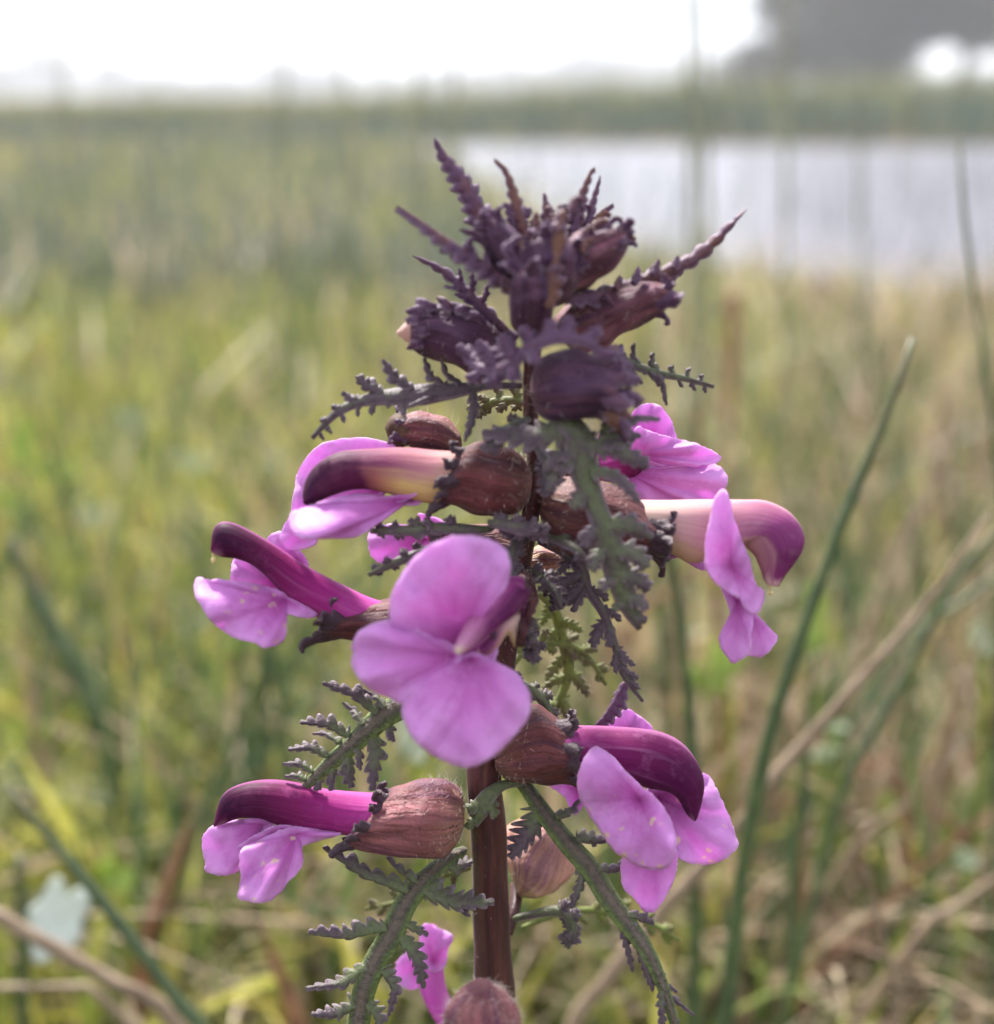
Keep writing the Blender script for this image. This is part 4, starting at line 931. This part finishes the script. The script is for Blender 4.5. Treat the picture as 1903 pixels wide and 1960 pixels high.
M_GRASS = grass_mat('grass_green', [(0.0, (0.045, 0.085, 0.030)), (0.35, (0.13, 0.19, 0.055)), (0.6, (0.30, 0.34, 0.08)), (0.85, (0.46, 0.43, 0.12))])
M_DRY = grass_mat('grass_dry', [(0.0, (0.20, 0.12, 0.08)), (0.3, (0.44, 0.33, 0.23)), (0.6, (0.66, 0.55, 0.41)), (0.9, (0.52, 0.35, 0.24))])
M_SEDGE = grass_mat('sedge_blue_green', [(0.0, (0.050, 0.075, 0.075)), (0.4, (0.085, 0.115, 0.105)), (0.8, (0.19, 0.21, 0.14))])
M_MOSS = grass_mat('moss_yellow', [(0.0, (0.08, 0.10, 0.025)), (0.35, (0.36, 0.38, 0.07)), (0.7, (0.64, 0.58, 0.14)), (0.95, (0.60, 0.42, 0.13))])

M_BANK = grass_mat('bank_olive', [(0.0, (0.10, 0.12, 0.05)), (0.4, (0.19, 0.20, 0.09)), (0.8, (0.28, 0.26, 0.13))])
M_BLADE = grass_mat('blade_dark_green', [(0.0, (0.030, 0.060, 0.030)), (0.4, (0.060, 0.105, 0.045)), (0.8, (0.13, 0.18, 0.06))], 0.25)
M_BROWN = grass_mat('blade_brown', [(0.0, (0.10, 0.055, 0.035)), (0.4, (0.22, 0.135, 0.085)), (0.8, (0.42, 0.30, 0.20))], 0.25)

CW = [(rng.normal(size=2), rng.uniform(0, 6.28)) for _ in range(14)]
def clump(x, y, wl):
    """patchy field, about -1..1, with patches about wl metres across"""
    f = sum(np.sin((x * d[0] + y * d[1]) * 2.6 / wl + p) for d, p in CW)
    return f / 3.0

def blades(name, x, y, h, wd, lean, mat, label, cat=None, z0=None, seg=4, bend=1.0):
    nb = len(x)
    yaw = rng.uniform(0, 2 * np.pi, nb)
    ld = rng.uniform(0, 2 * np.pi, nb)
    t = np.linspace(0, 1, seg + 1)
    lx, ly = np.cos(ld) * lean, np.sin(ld) * lean
    z0 = np.full(nb, -0.012) if z0 is None else z0
    px = x[:, None] + lx[:, None] * h[:, None] * t ** (1 + bend)
    py = y[:, None] + ly[:, None] * h[:, None] * t ** (1 + bend)
    pz = z0[:, None] + h[:, None] * (t - 0.35 * np.minimum(lean, 1.6)[:, None] * t ** 2 * 0.8)
    ww = wd[:, None] * 0.5 * np.maximum(0.06, 1 - t ** 2.2)
    sx, sy = np.cos(yaw)[:, None] * ww, np.sin(yaw)[:, None] * ww
    V = np.stack([np.stack([px - sx, py - sy, pz], -1), np.stack([px + sx, py + sy, pz], -1)], 2).reshape(-1, 3)
    k = (seg + 1) * 2
    b = (np.arange(nb) * k)[:, None] + np.arange(seg)[None] * 2
    b = b.ravel()
    F = np.stack([b, b + 1, b + 3, b + 2], 1)
    me = bpy.data.meshes.new(name)
    me.vertices.add(len(V)); me.vertices.foreach_set('co', V.astype(np.float32).ravel())
    me.loops.add(F.size); me.loops.foreach_set('vertex_index', F.astype(np.int32).ravel())
    me.polygons.add(len(F)); me.polygons.foreach_set('loop_start', np.arange(0, F.size, 4, dtype=np.int32))
    me.polygons.foreach_set('use_smooth', np.ones(len(F), bool))
    me.update(calc_edges=True)
    c_ = np.repeat(rng.uniform(0, 1, nb), k); tt = np.tile(np.repeat(t, 2), nb)
    for nm, a_ in (('c', c_), ('t', tt)):
        q = me.attributes.new(nm, 'FLOAT', 'POINT'); q.data.foreach_set('value', a_.astype(np.float32))
    me.materials.append(mat)
    ob_ = bpy.data.objects.new(name, me)
    col.objects.link(ob_)
    return tag(ob_, label, cat, kind='stuff')

def scatter(nb, y0, y1, spread=0.50, pad=0.06):
    nb = int(nb * 1.4); spread *= 1.4
    y = np.exp(rng.uniform(np.log(y0), np.log(y1), nb))
    x = rng.uniform(-1, 1, nb) * (y * spread + pad)
    return x, y

def side_mix(x, y, left, right):     # share by which side of the plant a blade stands
    f = np.clip(0.5 + x / (0.25 * y + 0.03) * 0.5, 0, 1)
    return rng.uniform(0, 1, len(x)) < left * (1 - f) + right * f

def dry_land(x, y, *arr):
    k = ~in_pool(x, y)
    return [q[k] for q in (x, y) + arr]

# near meadow behind the plant
def patchy(x, y, wl, keep, seedshift=0.0):
    q = clump(x + seedshift, y - seedshift, wl * np.clip(0.5 + 1.5 * y, 0.8, 3))
    return rng.uniform(0, 1, len(x)) < np.clip(keep + 0.55 * q, 0.04, 1)

x, y = scatter(19000, 0.235, 1.7)
k = side_mix(x, y, 0.7, 0.45) & patchy(x, y, 0.05, 0.45); x, y = dry_land(x[k], y[k])
hl = rng.uniform(0.03, 0.085, len(x)) * np.clip(0.75 + y * 0.3, 0, 1.2)
blades('meadow_grass', x, y, hl, rng.uniform(0.0012, 0.0032, len(x)), rng.gamma(2.0, 0.28, len(x)), M_GRASS, 'short green grass blades growing all over the bog behind the flower', 'grass')
x, y = scatter(15000, 0.235, 1.9)
k = side_mix(x, y, 0.12, 1.0) & patchy(x, y, 0.06, 0.6, 3.1); x, y = dry_land(x[k], y[k])
hl = rng.uniform(0.03, 0.09, len(x)) * np.clip(0.75 + y * 0.3, 0, 1.2)
blades('dry_grass', x, y, hl, rng.uniform(0.0010, 0.0034, len(x)), rng.gamma(2.0, 0.5, len(x)), M_DRY, 'beige dead grass blades lying and leaning among the green', 'grass')
x, y = scatter(26000, 0.20, 1.6)
k = side_mix(x, y, 1.0, 0.22) & patchy(x, y, 0.07, 0.46, 7.7) & (rng.uniform(0, 1, len(x)) < np.clip(0.22 + (y - 0.24) * 2.6, 0.2, 1)); x, y = dry_land(x[k], y[k])
hq = np.clip(0.030 + 0.024 * clump(x + 7.7, y - 7.7, 0.07 * np.clip(0.5 + 1.5 * y, 0.8, 3)), 0.008, 0.06)
blades('moss_carpet', x, y, hq * rng.uniform(0.7, 1.3, len(x)), rng.uniform(0.0025, 0.006, len(x)), rng.gamma(2.0, 0.3, len(x)), M_MOSS, 'yellow-green moss carpet covering the wet ground', 'moss', seg=2)
def broad(nb, y0, y1, left, right, mat, name, label, seed_, lean_=0.22, w0=0.0016, w1=0.0042):
    x, y = scatter(nb, y0, y1)
    k = side_mix(x, y, left, right) & patchy(x, y, 0.06, 0.6, seed_); x, y = dry_land(x[k], y[k])
    hl = rng.uniform(0.05, 0.115, len(x)) * np.clip(0.8 + y * 0.4, 0, 1.3)
    blades(name, x, y, hl, rng.uniform(w0, w1, len(x)), rng.gamma(2.0, lean_, len(x)), mat, label, 'grass', seg=5)
broad(3000, 0.245, 1.1, 0.6, 0.95, M_BLADE, 'broad_grass', 'taller dark green grass blades behind the flower', 11.3)
broad(2400, 0.245, 1.1, 0.25, 1.0, M_BROWN, 'brown_grass', 'brown withered grass blades standing behind the flower', 17.9, 0.35)
# round the foot of the plant, below the frame
x = rng.uniform(-0.5, 0.5, 6000); y = rng.uniform(-0.25, 0.24, 6000)
k = np.hypot(x, y) > 0.05
x, y = x[k], y[k]
blades('foot_grass', x, y, rng.uniform(0.02, 0.055, len(x)), rng.uniform(0.001, 0.0025, len(x)), rng.gamma(2.0, 0.3, len(x)), M_GRASS, 'low green grass round the foot of the flower stem', 'grass')
# middle distance: taller sedge up to and round the pool
x, y = scatter(15000, 1.2, 6.4, 0.52, 0.3)
x, y = dry_land(x, y)
k = rng.uniform(0, 1, len(x)) < np.clip(0.95 - 0.8 * (x > 0.1), 0.5, 1); x, y = x[k], y[k]
hl = rng.uniform(0.05, 0.13, len(x)) * np.where(x > 0.05, 0.7, 1.0)
kk = rng.uniform(0, 1, len(x))
cl = 0.5 + 0.5 * np.sin(x * 7 + 3 * np.sin(y * 2.1)) * np.cos(y * 4.3)
g = kk < np.where(x < 0, 0.90, 0.35) + 0.4 * (cl - .5)
blades('sedge', x[g], y[g], hl[g] * 1.05, rng.uniform(0.003, 0.007, g.sum()), rng.gamma(2.0, 0.2, g.sum()), M_SEDGE, 'blue-green sedge tufts standing between meadow and pool', 'sedge')
d_ = ~g
blades('tall_dry_grass', x[d_], y[d_], hl[d_], rng.uniform(0.003, 0.007, d_.sum()), rng.gamma(2.0, 0.3, d_.sum()), M_DRY, 'pale dead grass standing among the sedge by the pool', 'grass')
x, y = scatter(4000, 1.5, 6.0, 0.5, 0.2); x, y = dry_land(x, y); k = x < 0.1; x, y = x[k], y[k]
blades('bright_grass', x, y, rng.uniform(0.05, 0.11, len(x)), rng.uniform(0.004, 0.008, len(x)), rng.gamma(2.0, 0.25, len(x)), M_MOSS, 'lime-green grass tufts scattered through the sedge left of the pool', 'grass')
# rushes growing in the shallow near side of the pool
x = rng.uniform(-0.05, 2.6, 900); y = 1.55 + rng.gamma(1.6, 0.55, 900)
blades('pool_rushes', x, y, rng.uniform(0.06, 0.16, 900), rng.uniform(0.0018, 0.0035, 900), rng.gamma(2.0, 0.10, 900), M_SEDGE, 'thin rushes standing in the shallow water of the pool', 'rush')
# far bank
x = rng.uniform(-6, 9, 16000); y = rng.uniform(5.2, 9.5, 16000)
k = ~in_pool(x, y) & (y > 5.2); x, y = x[k], y[k]
zz = np.full(len(x), 0.02)
k = rng.uniform(0, 1, len(x)) < 0.55
hb = rng.uniform(0.12, 0.24, len(x)) * (0.9 + 0.08 * np.sin(x * 2.1) + 0.45 * np.clip(x / 2.5, -1, 1))
blades('bank_reeds', x[k], y[k], hb[k], rng.uniform(0.012, 0.022, k.sum()), rng.gamma(2.0, 0.16, k.sum()), M_SEDGE, 'dark green reeds along the far bank of the pool', 'reeds', z0=zz[k])
blades('bank_grass', x[~k], y[~k] + 1.5, hb[~k] * 1.0, rng.uniform(0.012, 0.022, (~k).sum()), rng.gamma(2.0, 0.2, (~k).sum()), M_BANK, 'olive-yellow grass on top of the far bank', 'grass', z0=zz[~k] + 0.06)

# ------------------------------------------------------------------ single stems one can pick out
def round_stem(name, pts_, r0, r1, mat, label, cat, group=None, m=8, n=26):
    """tapering rush or stalk through world points (tip first), carried on down to the ground"""
    p = [Vector(q) for q in pts_]
    d = p[-1] - p[-2]
    if p[-1].z > 0.0:
        d = Vector((d.x * .5, d.y * .5, min(d.z, -abs(d.length) * .6)))
        p.append(p[-1] + d * ((p[-1].z + 0.012) / -d.z))
    Q = [Vector(q) for q in cr([tuple(q) for q in p], n)]
    base = Q[-1].copy()
    vv, cc, tt = [], [], []
    cv = random.random()
    for i, q in enumerate(Q):
        t = i / (n - 1)
        T = (Q[min(i + 1, n - 1)] - Q[max(i - 1, 0)]).normalized()
        u = T.cross(Vector((0.3, 1, 0.1))).normalized(); v = T.cross(u)
        r = (r0 + (r1 - r0) * min(1, t * 1.6) ** 0.6) * (1 + 0.07 * math.sin(i * 1.9 + cv * 9) + 0.05 * math.sin(i * .83 + cv * 5))
        for j in range(m):
            th = 2 * math.pi * j / m
            vv.append(q + (u * math.cos(th) + v * math.sin(th)) * r); cc.append(cv); tt.append(1 - t)
    fc = [(i * m + j, i * m + (j + 1) % m, (i + 1) * m + (j + 1) % m, (i + 1) * m + j) for i in range(n - 1) for j in range(m)]
    fc.append(tuple(range(m))[::-1])
    return tag(mesh(name, vv, fc, mat, None, {'c': cc, 't': tt}, base), label, cat, group)

n = N('rush_green')
sn = n.noise(n.coord(), 220, 4)
c = n.ramp(sn, [(0.3, (0.045, 0.070, 0.034)), (0.6, (0.085, 0.12, 0.05)), (0.8, (0.15, 0.16, 0.07))])
M_RUSH = n.finish(n.mix(c, (0.16, 0.13, 0.06), n.ramp(n.attr('t'), [(0.85, 0.0), (1.0, 0.6)])), 0.4, spec=0.5)
n = N('stalk_straw')
sn = n.noise(n.coord(), 180, 4)
M_STRAW = n.finish(n.ramp(sn, [(0.3, (0.15, 0.10, 0.065)), (0.55, (0.26, 0.185, 0.125)), (0.8, (0.36, 0.27, 0.19))]), 0.6)
n = N('stalk_rust')
sn = n.noise(n.coord(), 180, 4)
M_RUST = n.finish(n.ramp(sn, [(0.3, (0.14, 0.06, 0.035)), (0.6, (0.28, 0.13, 0.07)), (0.8, (0.36, 0.20, 0.11))]), 0.7)

n = N('reed_pale')
M_REED = n.finish(n.ramp(n.noise(n.coord(), 60, 3), [(0.3, (0.22, 0.23, 0.15)), (0.7, (0.34, 0.34, 0.22))]), 0.6, trans=0.2)

def stem_px(name, pp, Y, w0, w1, mat, label, cat, dY=0.0, group=None):
    k = len(pp)
    pts_ = [ray(x_, y_, Y + dY * i / (k - 1)) for i, (x_, y_) in enumerate(pp)]
    return round_stem(name, pts_, w0 / 2 * px_at(Y), w1 / 2 * px_at(Y), mat, label, cat, group)

stem_px('rush_stem', [(1748, 648), (1700, 790), (1640, 930), (1590, 1060), (1540, 1200), (1480, 1380), (1440, 1560), (1410, 1760)], 0.185, 10, 38, M_RUSH, 'thick green rush leaning right beside the pale hooded flower', 'rush')
stem_px('rush_stem', [(1960, 980), (1880, 1045), (1800, 1160), (1730, 1300), (1660, 1420), (1600, 1560)], 0.22, 12, 24, M_RUSH, 'thinner green rush arching right behind the thick one', 'rush')
stem_px('rush_stem', [(1836, 270), (1845, 400), (1862, 540), (1890, 720), (1910, 900), (1920, 1100)], 0.235, 6, 15, M_RUSH, 'tall thin dark rush reaching up in front of the pool', 'rush')
stem_px('rush_stem', [(1278, 1010), (1290, 1100), (1303, 1200), (1322, 1400), (1330, 1600)], 0.20, 16, 30, M_RUSH, 'upright green rush just behind the drooping right petals', 'rush')
stem_px('rush_stem', [(10, 1505), (50, 1555), (120, 1635), (230, 1770), (350, 1930), (400, 2000)], 0.185, 10, 40, M_RUSH, 'thick dark green rush bending left over the moss', 'rush')
stem_px('rush_stem', [(20, 1030), (60, 1130), (110, 1220), (150, 1300), (200, 1420)], 0.30, 20, 46, M_RUSH, 'blurred green rush above the mossy left ground', 'rush')
stem_px('rush_stem', [(470, 1330), (440, 1440), (390, 1560), (330, 1680), (300, 1800)], 0.25, 12, 34, M_RUSH, 'green rush leaning left near the swollen pink calyx', 'rush')
stem_px('rush_stem', [(38, 1640), (42, 1760), (45, 1900), (46, 2000)], 0.21, 20, 30, M_RUSH, 'short upright rush crossing the beige stalk on the moss', 'rush')
stem_px('rush_stem', [(560, 1080), (520, 1200), (500, 1330), (505, 1450)], 0.30, 16, 36, M_RUSH, 'blurred upright rush below the drop-tipped flower', 'rush')
stem_px('rush_stem', [(1560, 1250), (1545, 1400), (1525, 1600), (1515, 1800), (1510, 1990)], 0.23, 10, 30, M_RUSH, 'dark upright rush rising between straw stalks', 'rush')
stem_px('dry_stalk', [(1890, 985), (1770, 1160), (1640, 1310), (1480, 1490), (1400, 1600), (1260, 1750), (1130, 1920), (1090, 1980)], 0.195, 5, 38, M_STRAW, 'thick straw-coloured stalk slanting under the magenta hood', 'stalk')
stem_px('dry_stalk', [(-30, 1735), (60, 1790), (150, 1840), (250, 1900), (340, 1965)], 0.19, 26, 38, M_STRAW, 'thick beige stalk lying across the moss', 'stalk')
stem_px('dry_stalk', [(-20, 1890), (60, 1890), (130, 1893), (210, 1925)], 0.20, 14, 22, M_STRAW, 'short beige stalk lying beside the thick one on the moss', 'stalk')
stem_px('dry_stalk', [(1655, 1660), (1680, 1760), (1705, 1860), (1722, 1960)], 0.20, 4, 26, M_STRAW, 'thin pinkish dead stalk standing right of the arching leaf', 'stalk')
stem_px('dry_stalk', [(1960, 1650), (1880, 1700), (1820, 1745), (1760, 1790)], 0.22, 8, 34, M_STRAW, 'pale bent stalk near the right-hand grass', 'stalk')
stem_px('dry_stalk', [(1903, 1180), (1860, 1280), (1830, 1370), (1800, 1500)], 0.26, 5, 30, M_STRAW, 'pale dead stalk behind the arching rush', 'stalk')
stem_px('dry_stalk', [(1560, 1420), (1535, 1480), (1530, 1600), (1540, 1750)], 0.24, 10, 26, M_RUST, 'rust-brown stalk beside the dark upright rush', 'stalk')
stem_px('dry_stalk', [(1405, 560), (1402, 640), (1398, 760), (1385, 980)], 0.55, 30, 12, M_RUST, 'brown seed stalk standing behind the crown of the flower', 'stalk')
stem_px('dry_stalk', [(500, 1770), (530, 1850), (560, 1930), (575, 1990)], 0.215, 5, 50, M_RUST, 'orange-brown dead blade beside the green-ribbed leaf', 'stalk')
stem_px('dry_stalk', [(368, 1560), (340, 1640), (310, 1720), (285, 1790)], 0.24, 4, 46, M_RUST, 'orange-brown dead blade under the swollen pink calyx', 'stalk')
for i in range(26):              # looser dead stalks in the right-hand grass
    x0 = 1150 + 760 * random.random(); y0 = 1000 + 850 * random.random(); Yd = random.uniform(0.23, 0.40)
    ang = random.gauss(0, 0.55); ln = random.uniform(220, 520)
    pp = [(x0 + math.sin(ang) * ln, y0 - math.cos(ang) * ln * .6), (x0 + math.sin(ang) * ln * .5, y0 - math.cos(ang) * ln * .25), (x0, y0)]
    stem_px('dry_stalk', pp, Yd, 8, random.uniform(12, 22), random.choice([M_STRAW, M_STRAW, M_RUST]), 'blurred thin dead stalk among the grass right of the flower', 'stalk', group='loose dead stalks right of the flower')
for i in range(22):
    x0 = 30 + 1850 * random.random(); y0 = 1000 + 700 * random.random(); Yd = random.uniform(0.25, 0.5)
    ang = random.gauss(0, 0.35); ln = random.uniform(250, 600)
    pp = [(x0 + math.sin(ang) * ln, y0 - math.cos(ang) * ln * .7), (x0 + math.sin(ang) * ln * .45, y0 - math.cos(ang) * ln * .35), (x0, y0)]
    stem_px('rush_stem', pp, Yd, 8, random.uniform(14, 24), M_RUSH, 'blurred thin green rush rising from the grass', 'rush', group='blurred green rushes in the meadow')
for x_, y_, Yd, ww in ((548, 45, 0.75, 10), (652, 100, 0.8, 10), (790, -20, 0.62, 11), (872, -25, 0.66, 9), (1312, -40, 0.6, 14), (1345, -40, 0.7, 12), (1512, -30, 0.6, 10), (1640, 150, 0.7, 8), (120, 120, 0.8, 8), (290, 160, 0.85, 8)):
    lean = random.uniform(-6, 14)
    stem_px('reed', [(x_, y_), (x_ + lean, y_ + 150), (x_ + lean * 1.8, y_ + 330), (x_ + lean * 2, 620)], Yd, ww * 0.8, ww * 1.1, M_REED, 'very blurred tall thin reed rising against the white sky', 'reed', group='tall blurred reeds against the sky')

# marsh leaves; white and pale ones have sky reflection painted into their colour
n = N('marsh_leaf_sky_sheen')
M_SKY_SHEEN = n.finish(n.ramp(n.noise(n.coord(), 150, 3), [(0.3, (0.32, 0.38, 0.20)), (0.7, (0.56, 0.58, 0.42))]), 0.5, trans=0.2, spec=0.6)
n = N('marsh_leaf_sky_glint')
M_SKY_GLINT = n.finish((0.66, 0.70, 0.64), 0.3, trans=0.25, spec=0.6)
n = N('marsh_leaf_lime')
M_LIME = n.finish(n.ramp(n.noise(n.coord(), 150, 3), [(0.3, (0.25, 0.36, 0.05)), (0.7, (0.42, 0.50, 0.09))]), 0.4, trans=0.4, spec=0.5)

def marsh_leaf(x_, y_, Y, w_, h_, mat, label, group=None):
    c0 = ray(x_, y_, Y)
    base = Vector((c0.x + random.uniform(-.004, .004), c0.y + 0.004, -0.008))
    root = bpy.data.objects.new('marsh_leaf', None)
    col.objects.link(root); root.location = base
    tag(root, label, 'leaf', group)
    s = px_at(Y)
    ph = random.random() * 6
    vv, fc = [], []
    m_, rg = 28, 4
    vv.append(c0)
    up = Vector((0.0, 0.45, 0.9)).normalized(); rt = RIGHT
    for i in range(1, rg + 1):
        for j in range(m_):
            th = 2 * math.pi * j / m_
            r = i / rg * (1 + .16 * math.sin(2 * th + ph) + .09 * math.sin(5 * th + 2 * ph) + .05 * math.sin(9 * th) - 0.5 * max(0, math.cos(th - 1.2)) ** 14)
            vv.append(c0 + rt * (math.cos(th) * r * w_ * .5 * s) + up * (math.sin(th) * r * h_ * .5 * s) + up.cross(rt) * (-0.12 * w_ * s * r * r * (1 + .5 * math.sin(2 * th + ph))))
    fc += [(0, 1 + j, 1 + (j + 1) % m_) for j in range(m_)]
    for i in range(rg - 1):
        b = 1 + i * m_
        fc += [(b + j, b + m_ + j, b + m_ + (j + 1) % m_, b + (j + 1) % m_) for j in range(m_)]
    bl_ = mesh('blade', vv, fc, mat, root, None, base)
    sm = bl_.modifiers.new('thickness', 'SOLIDIFY'); sm.thickness = 0.0004; sm.offset = 0
    st_ = []
    Q = [Vector(q) for q in cr([tuple(c0), tuple((c0 + base) / 2 + Vector((0.003, 0, 0))), tuple(base)], 10)]
    for q in Q:
        for j in range(6):
            th = 2 * math.pi * j / 6
            st_.append(q + Vector((math.cos(th), math.sin(th), 0)) * 0.0006)
    mesh('stalk', st_, [(i * 6 + j, i * 6 + (j + 1) % 6, (i + 1) * 6 + (j + 1) % 6, (i + 1) * 6 + j) for i in range(9) for j in range(6)], M_LIME, root, None, base)

marsh_leaf(115, 1752, 0.215, 125, 160, M_SKY_GLINT, 'leaf painted white with sky glint above the beige stalk on the moss')
marsh_leaf(222, 1675, 0.24, 80, 66, M_LIME, 'lime green leaf next to the one painted with sky glint')
for x_, y_, Yd, w_, h_, mt in ((250, 805, 0.7, 56, 50, M_SKY_SHEEN), (365, 885, 0.6, 60, 40, M_SKY_SHEEN), (190, 985, 0.5, 50, 40, M_SKY_SHEEN), (330, 1190, 0.42, 60, 22, M_SKY_SHEEN), (180, 1195, 0.42, 60, 22, M_SKY_SHEEN), (790, 1400, 0.24, 70, 110, M_SKY_SHEEN),
                              (160, 1530, 0.30, 100, 30, M_SKY_SHEEN), (1590, 1390, 0.27, 60, 22, M_SKY_SHEEN), (1880, 1220, 0.27, 50, 60, M_SKY_SHEEN), (1850, 1640, 0.24, 60, 40, M_SKY_SHEEN), (1570, 1440, 0.26, 70, 26, M_SKY_SHEEN)):
    marsh_leaf(x_, y_, Yd, w_, h_, mt, 'blurred leaf with painted pale sky sheen in the grass', 'pale leaves in the grass')
for x_, y_, Yd, w_, h_ in ((45, 845, 0.5, 50, 110), (20, 960, 0.5, 70, 50), (110, 900, 0.55, 80, 50), (1390, 1260, 0.28, 60, 90), (1350, 1300, 0.3, 70, 60), (1560, 1180, 0.3, 50, 140), (1690, 1540, 0.28, 70, 60), (60, 1400, 0.33, 90, 60), (480, 1230, 0.36, 80, 70), (1810, 1600, 0.27, 60, 70)):
    marsh_leaf(x_, y_, Yd, w_, h_, M_LIME, 'blurred lime green leaf in the grass', 'lime leaves in the grass')

# ------------------------------------------------------------------ trees beyond the pool
n = N('tree_leaf')
tcl = n.ramp(n.noise(n.coord(), 0.9, 3), [(0.4, (0.115, 0.080, 0.050)), (0.6, (0.050, 0.066, 0.026))])
M_TLEAF = n.finish(n.mix(tcl, (0.025, 0.026, 0.016), n.ramp(n.attr('c'), [(0.2, 0.7), (0.9, 0.0)])), 0.6, trans=0.25)
n = N('tree_bark')
M_BARK = n.finish(n.ramp(n.noise(n.coord(), 8, 5), [(0.3, (0.05, 0.04, 0.035)), (0.7, (0.13, 0.105, 0.09))]), 0.9)

def leaf_cloud(name, pts_, size, mat, parent=None, origin=(0, 0, 0)):
    nb = len(pts_)
    A_ = rng.normal(size=(nb, 3)); A_ /= np.linalg.norm(A_, axis=1)[:, None]
    B_ = np.cross(A_, rng.normal(size=(nb, 3))); B_ /= np.linalg.norm(B_, axis=1)[:, None]
    sz = rng.uniform(0.6, 1.3, nb)[:, None] * size
    V = np.stack([pts_ - A_ * sz, pts_ + B_ * sz * .5, pts_ + A_ * sz, pts_ - B_ * sz * .5], 1).reshape(-1, 3)
    F = np.arange(nb * 4).reshape(-1, 4).tolist()
    return mesh(name, V, F, mat, parent, {'c': np.repeat(rng.uniform(0, 1, nb), 4)}, origin, smooth=False)

def tree(cx, cy, hgt, trunk_h, rx, lobes, nleaf, label, r0=0.28, skirt=0.0):
    base = Vector((cx, cy, 0.05))
    root = bpy.data.objects.new('tree', None)
    col.objects.link(root); root.location = base
    tag(root, label, 'tree', 'trees beyond the pool')
    tv, tf = [], []
    def limb(p, q, ra, rb, bow=0.3):
        b = len(tv)
        mid = (p + q) / 2 + Vector((random.uniform(-bow, bow), random.uniform(-bow, bow), 0))
        for i, c_ in enumerate(cr([tuple(p), tuple(mid), tuple(q)], 8)):
            for j in range(7):
                th = 2 * math.pi * j / 7
                r = ra + (rb - ra) * i / 7
                tv.append(Vector(c_) + Vector((math.cos(th), math.sin(th), 0)) * r)
        for i in range(7):
            for j in range(7):
                tf.append((b + i * 7 + j, b + i * 7 + (j + 1) % 7, b + (i + 1) * 7 + (j + 1) % 7, b + (i + 1) * 7 + j))
    topp = base + Vector((0.2, 0, hgt * .8))
    limb(base - Vector((0, 0, .1)), topp, r0, r0 * .25, 0.15)
    P_ = []
    for i in range(lobes):
        a_ = random.random() * 6.28; hh = trunk_h + (hgt - trunk_h) * (i + .5) / lobes
        rad = rx * math.sin(math.pi * min(1, (0.25 + 0.75 * (i + .5) / lobes))) ** .6 * random.uniform(.35, .8)
        c_ = base + Vector((math.cos(a_) * rad, math.sin(a_) * rad, hh))
        limb(base + Vector((0, 0, max(.4, hh * .6))), c_, r0 * .35, r0 * .08)
        k_ = nleaf // lobes
        q = rng.normal(size=(k_, 3)); q /= np.linalg.norm(q, axis=1)[:, None]
        q *= (rng.uniform(0.25, 1, k_) ** .5)[:, None] * np.array([rx * .52, rx * .52, (hgt - trunk_h) / lobes * 1.5 + .3])
        q += np.array(c_)
        P_.append(q[q[:, 2] > base.z + trunk_h * random.uniform(.75, 1.05)])
    mesh('trunk', tv, tf, M_BARK, root, None, base)
    leaf_cloud('crown', np.concatenate(P_), 0.16, M_TLEAF, root, base)

def tx(px, Y): return (px - 951.5) / FPX * Y / math.cos(PITCH) * 0.957
random.seed(5); rng = np.random.default_rng(5)
tree(tx(1548, 45), 45, 8.0, 0.5, 2.9, 22, 15000, 'dense dark tree with foliage down to the bank beyond the pool')
tree(tx(1690, 44), 46, 8.5, 1.25, 2.0, 14, 9000, 'dark tree with bare trunk next to the dense low one', r0=0.22)
tree(tx(1800, 44), 44, 8.0, 1.7, 2.2, 14, 9000, 'dark spreading tree with lifted crown beyond the right bank', r0=0.25)
tree(tx(1930, 47), 48, 9.0, 1.6, 2.6, 14, 9000, 'broad tree at the end of the row beyond the pool', r0=0.3)

# far wood on the horizon
P_ = []
for i in range(150):
    cx = -100 + 220 * (i + random.random()) / 150; cy = random.uniform(190, 230)
    hh = random.uniform(3.0, 6.0) * (1 + 0.25 * math.sin(cx * .06) + .2 * math.sin(cx * .17))
    q = rng.normal(size=(150, 3)); q /= np.linalg.norm(q, axis=1)[:, None]
    q *= (rng.uniform(0.2, 1, 150) ** .4)[:, None] * np.array([2.6, 2.6, hh * .5])
    P_.append(q + np.array([cx, cy, hh * .5]))
tag(leaf_cloud('distant_wood', np.concatenate(P_), 0.7, M_TLEAF), 'pale misty line of woodland on the horizon', 'woodland', kind='stuff')

# ------------------------------------------------------------------ haze
HAZE_D = 0.0038
n = bpy.data.materials.new('haze')
n.use_nodes = True
n.node_tree.nodes.clear()
oo = n.node_tree.nodes.new('ShaderNodeOutputMaterial')
pv = n.node_tree.nodes.new('ShaderNodeVolumePrincipled')
pv.inputs['Color'].default_value = (0.90, 0.92, 0.97, 1)
pv.inputs['Density'].default_value = HAZE_D
n.node_tree.links.new(pv.outputs[0], oo.inputs['Volume'])
if HAZE_D:
    x0, x1, y0, y1, z0, z1 = -950, 950, -950, 1550, -1.2, 14
    hv = [(x, y, z) for z in (z0, z1) for y in (y0, y1) for x in (x0, x1)]
    hz = mesh('haze', hv, [(0, 2, 3, 1), (4, 5, 7, 6), (0, 1, 5, 4), (2, 6, 7, 3), (0, 4, 6, 2), (1, 3, 7, 5)], n, smooth=False)
    tag(hz, 'thin pale mist hanging over the whole bog', 'haze', kind='stuff')
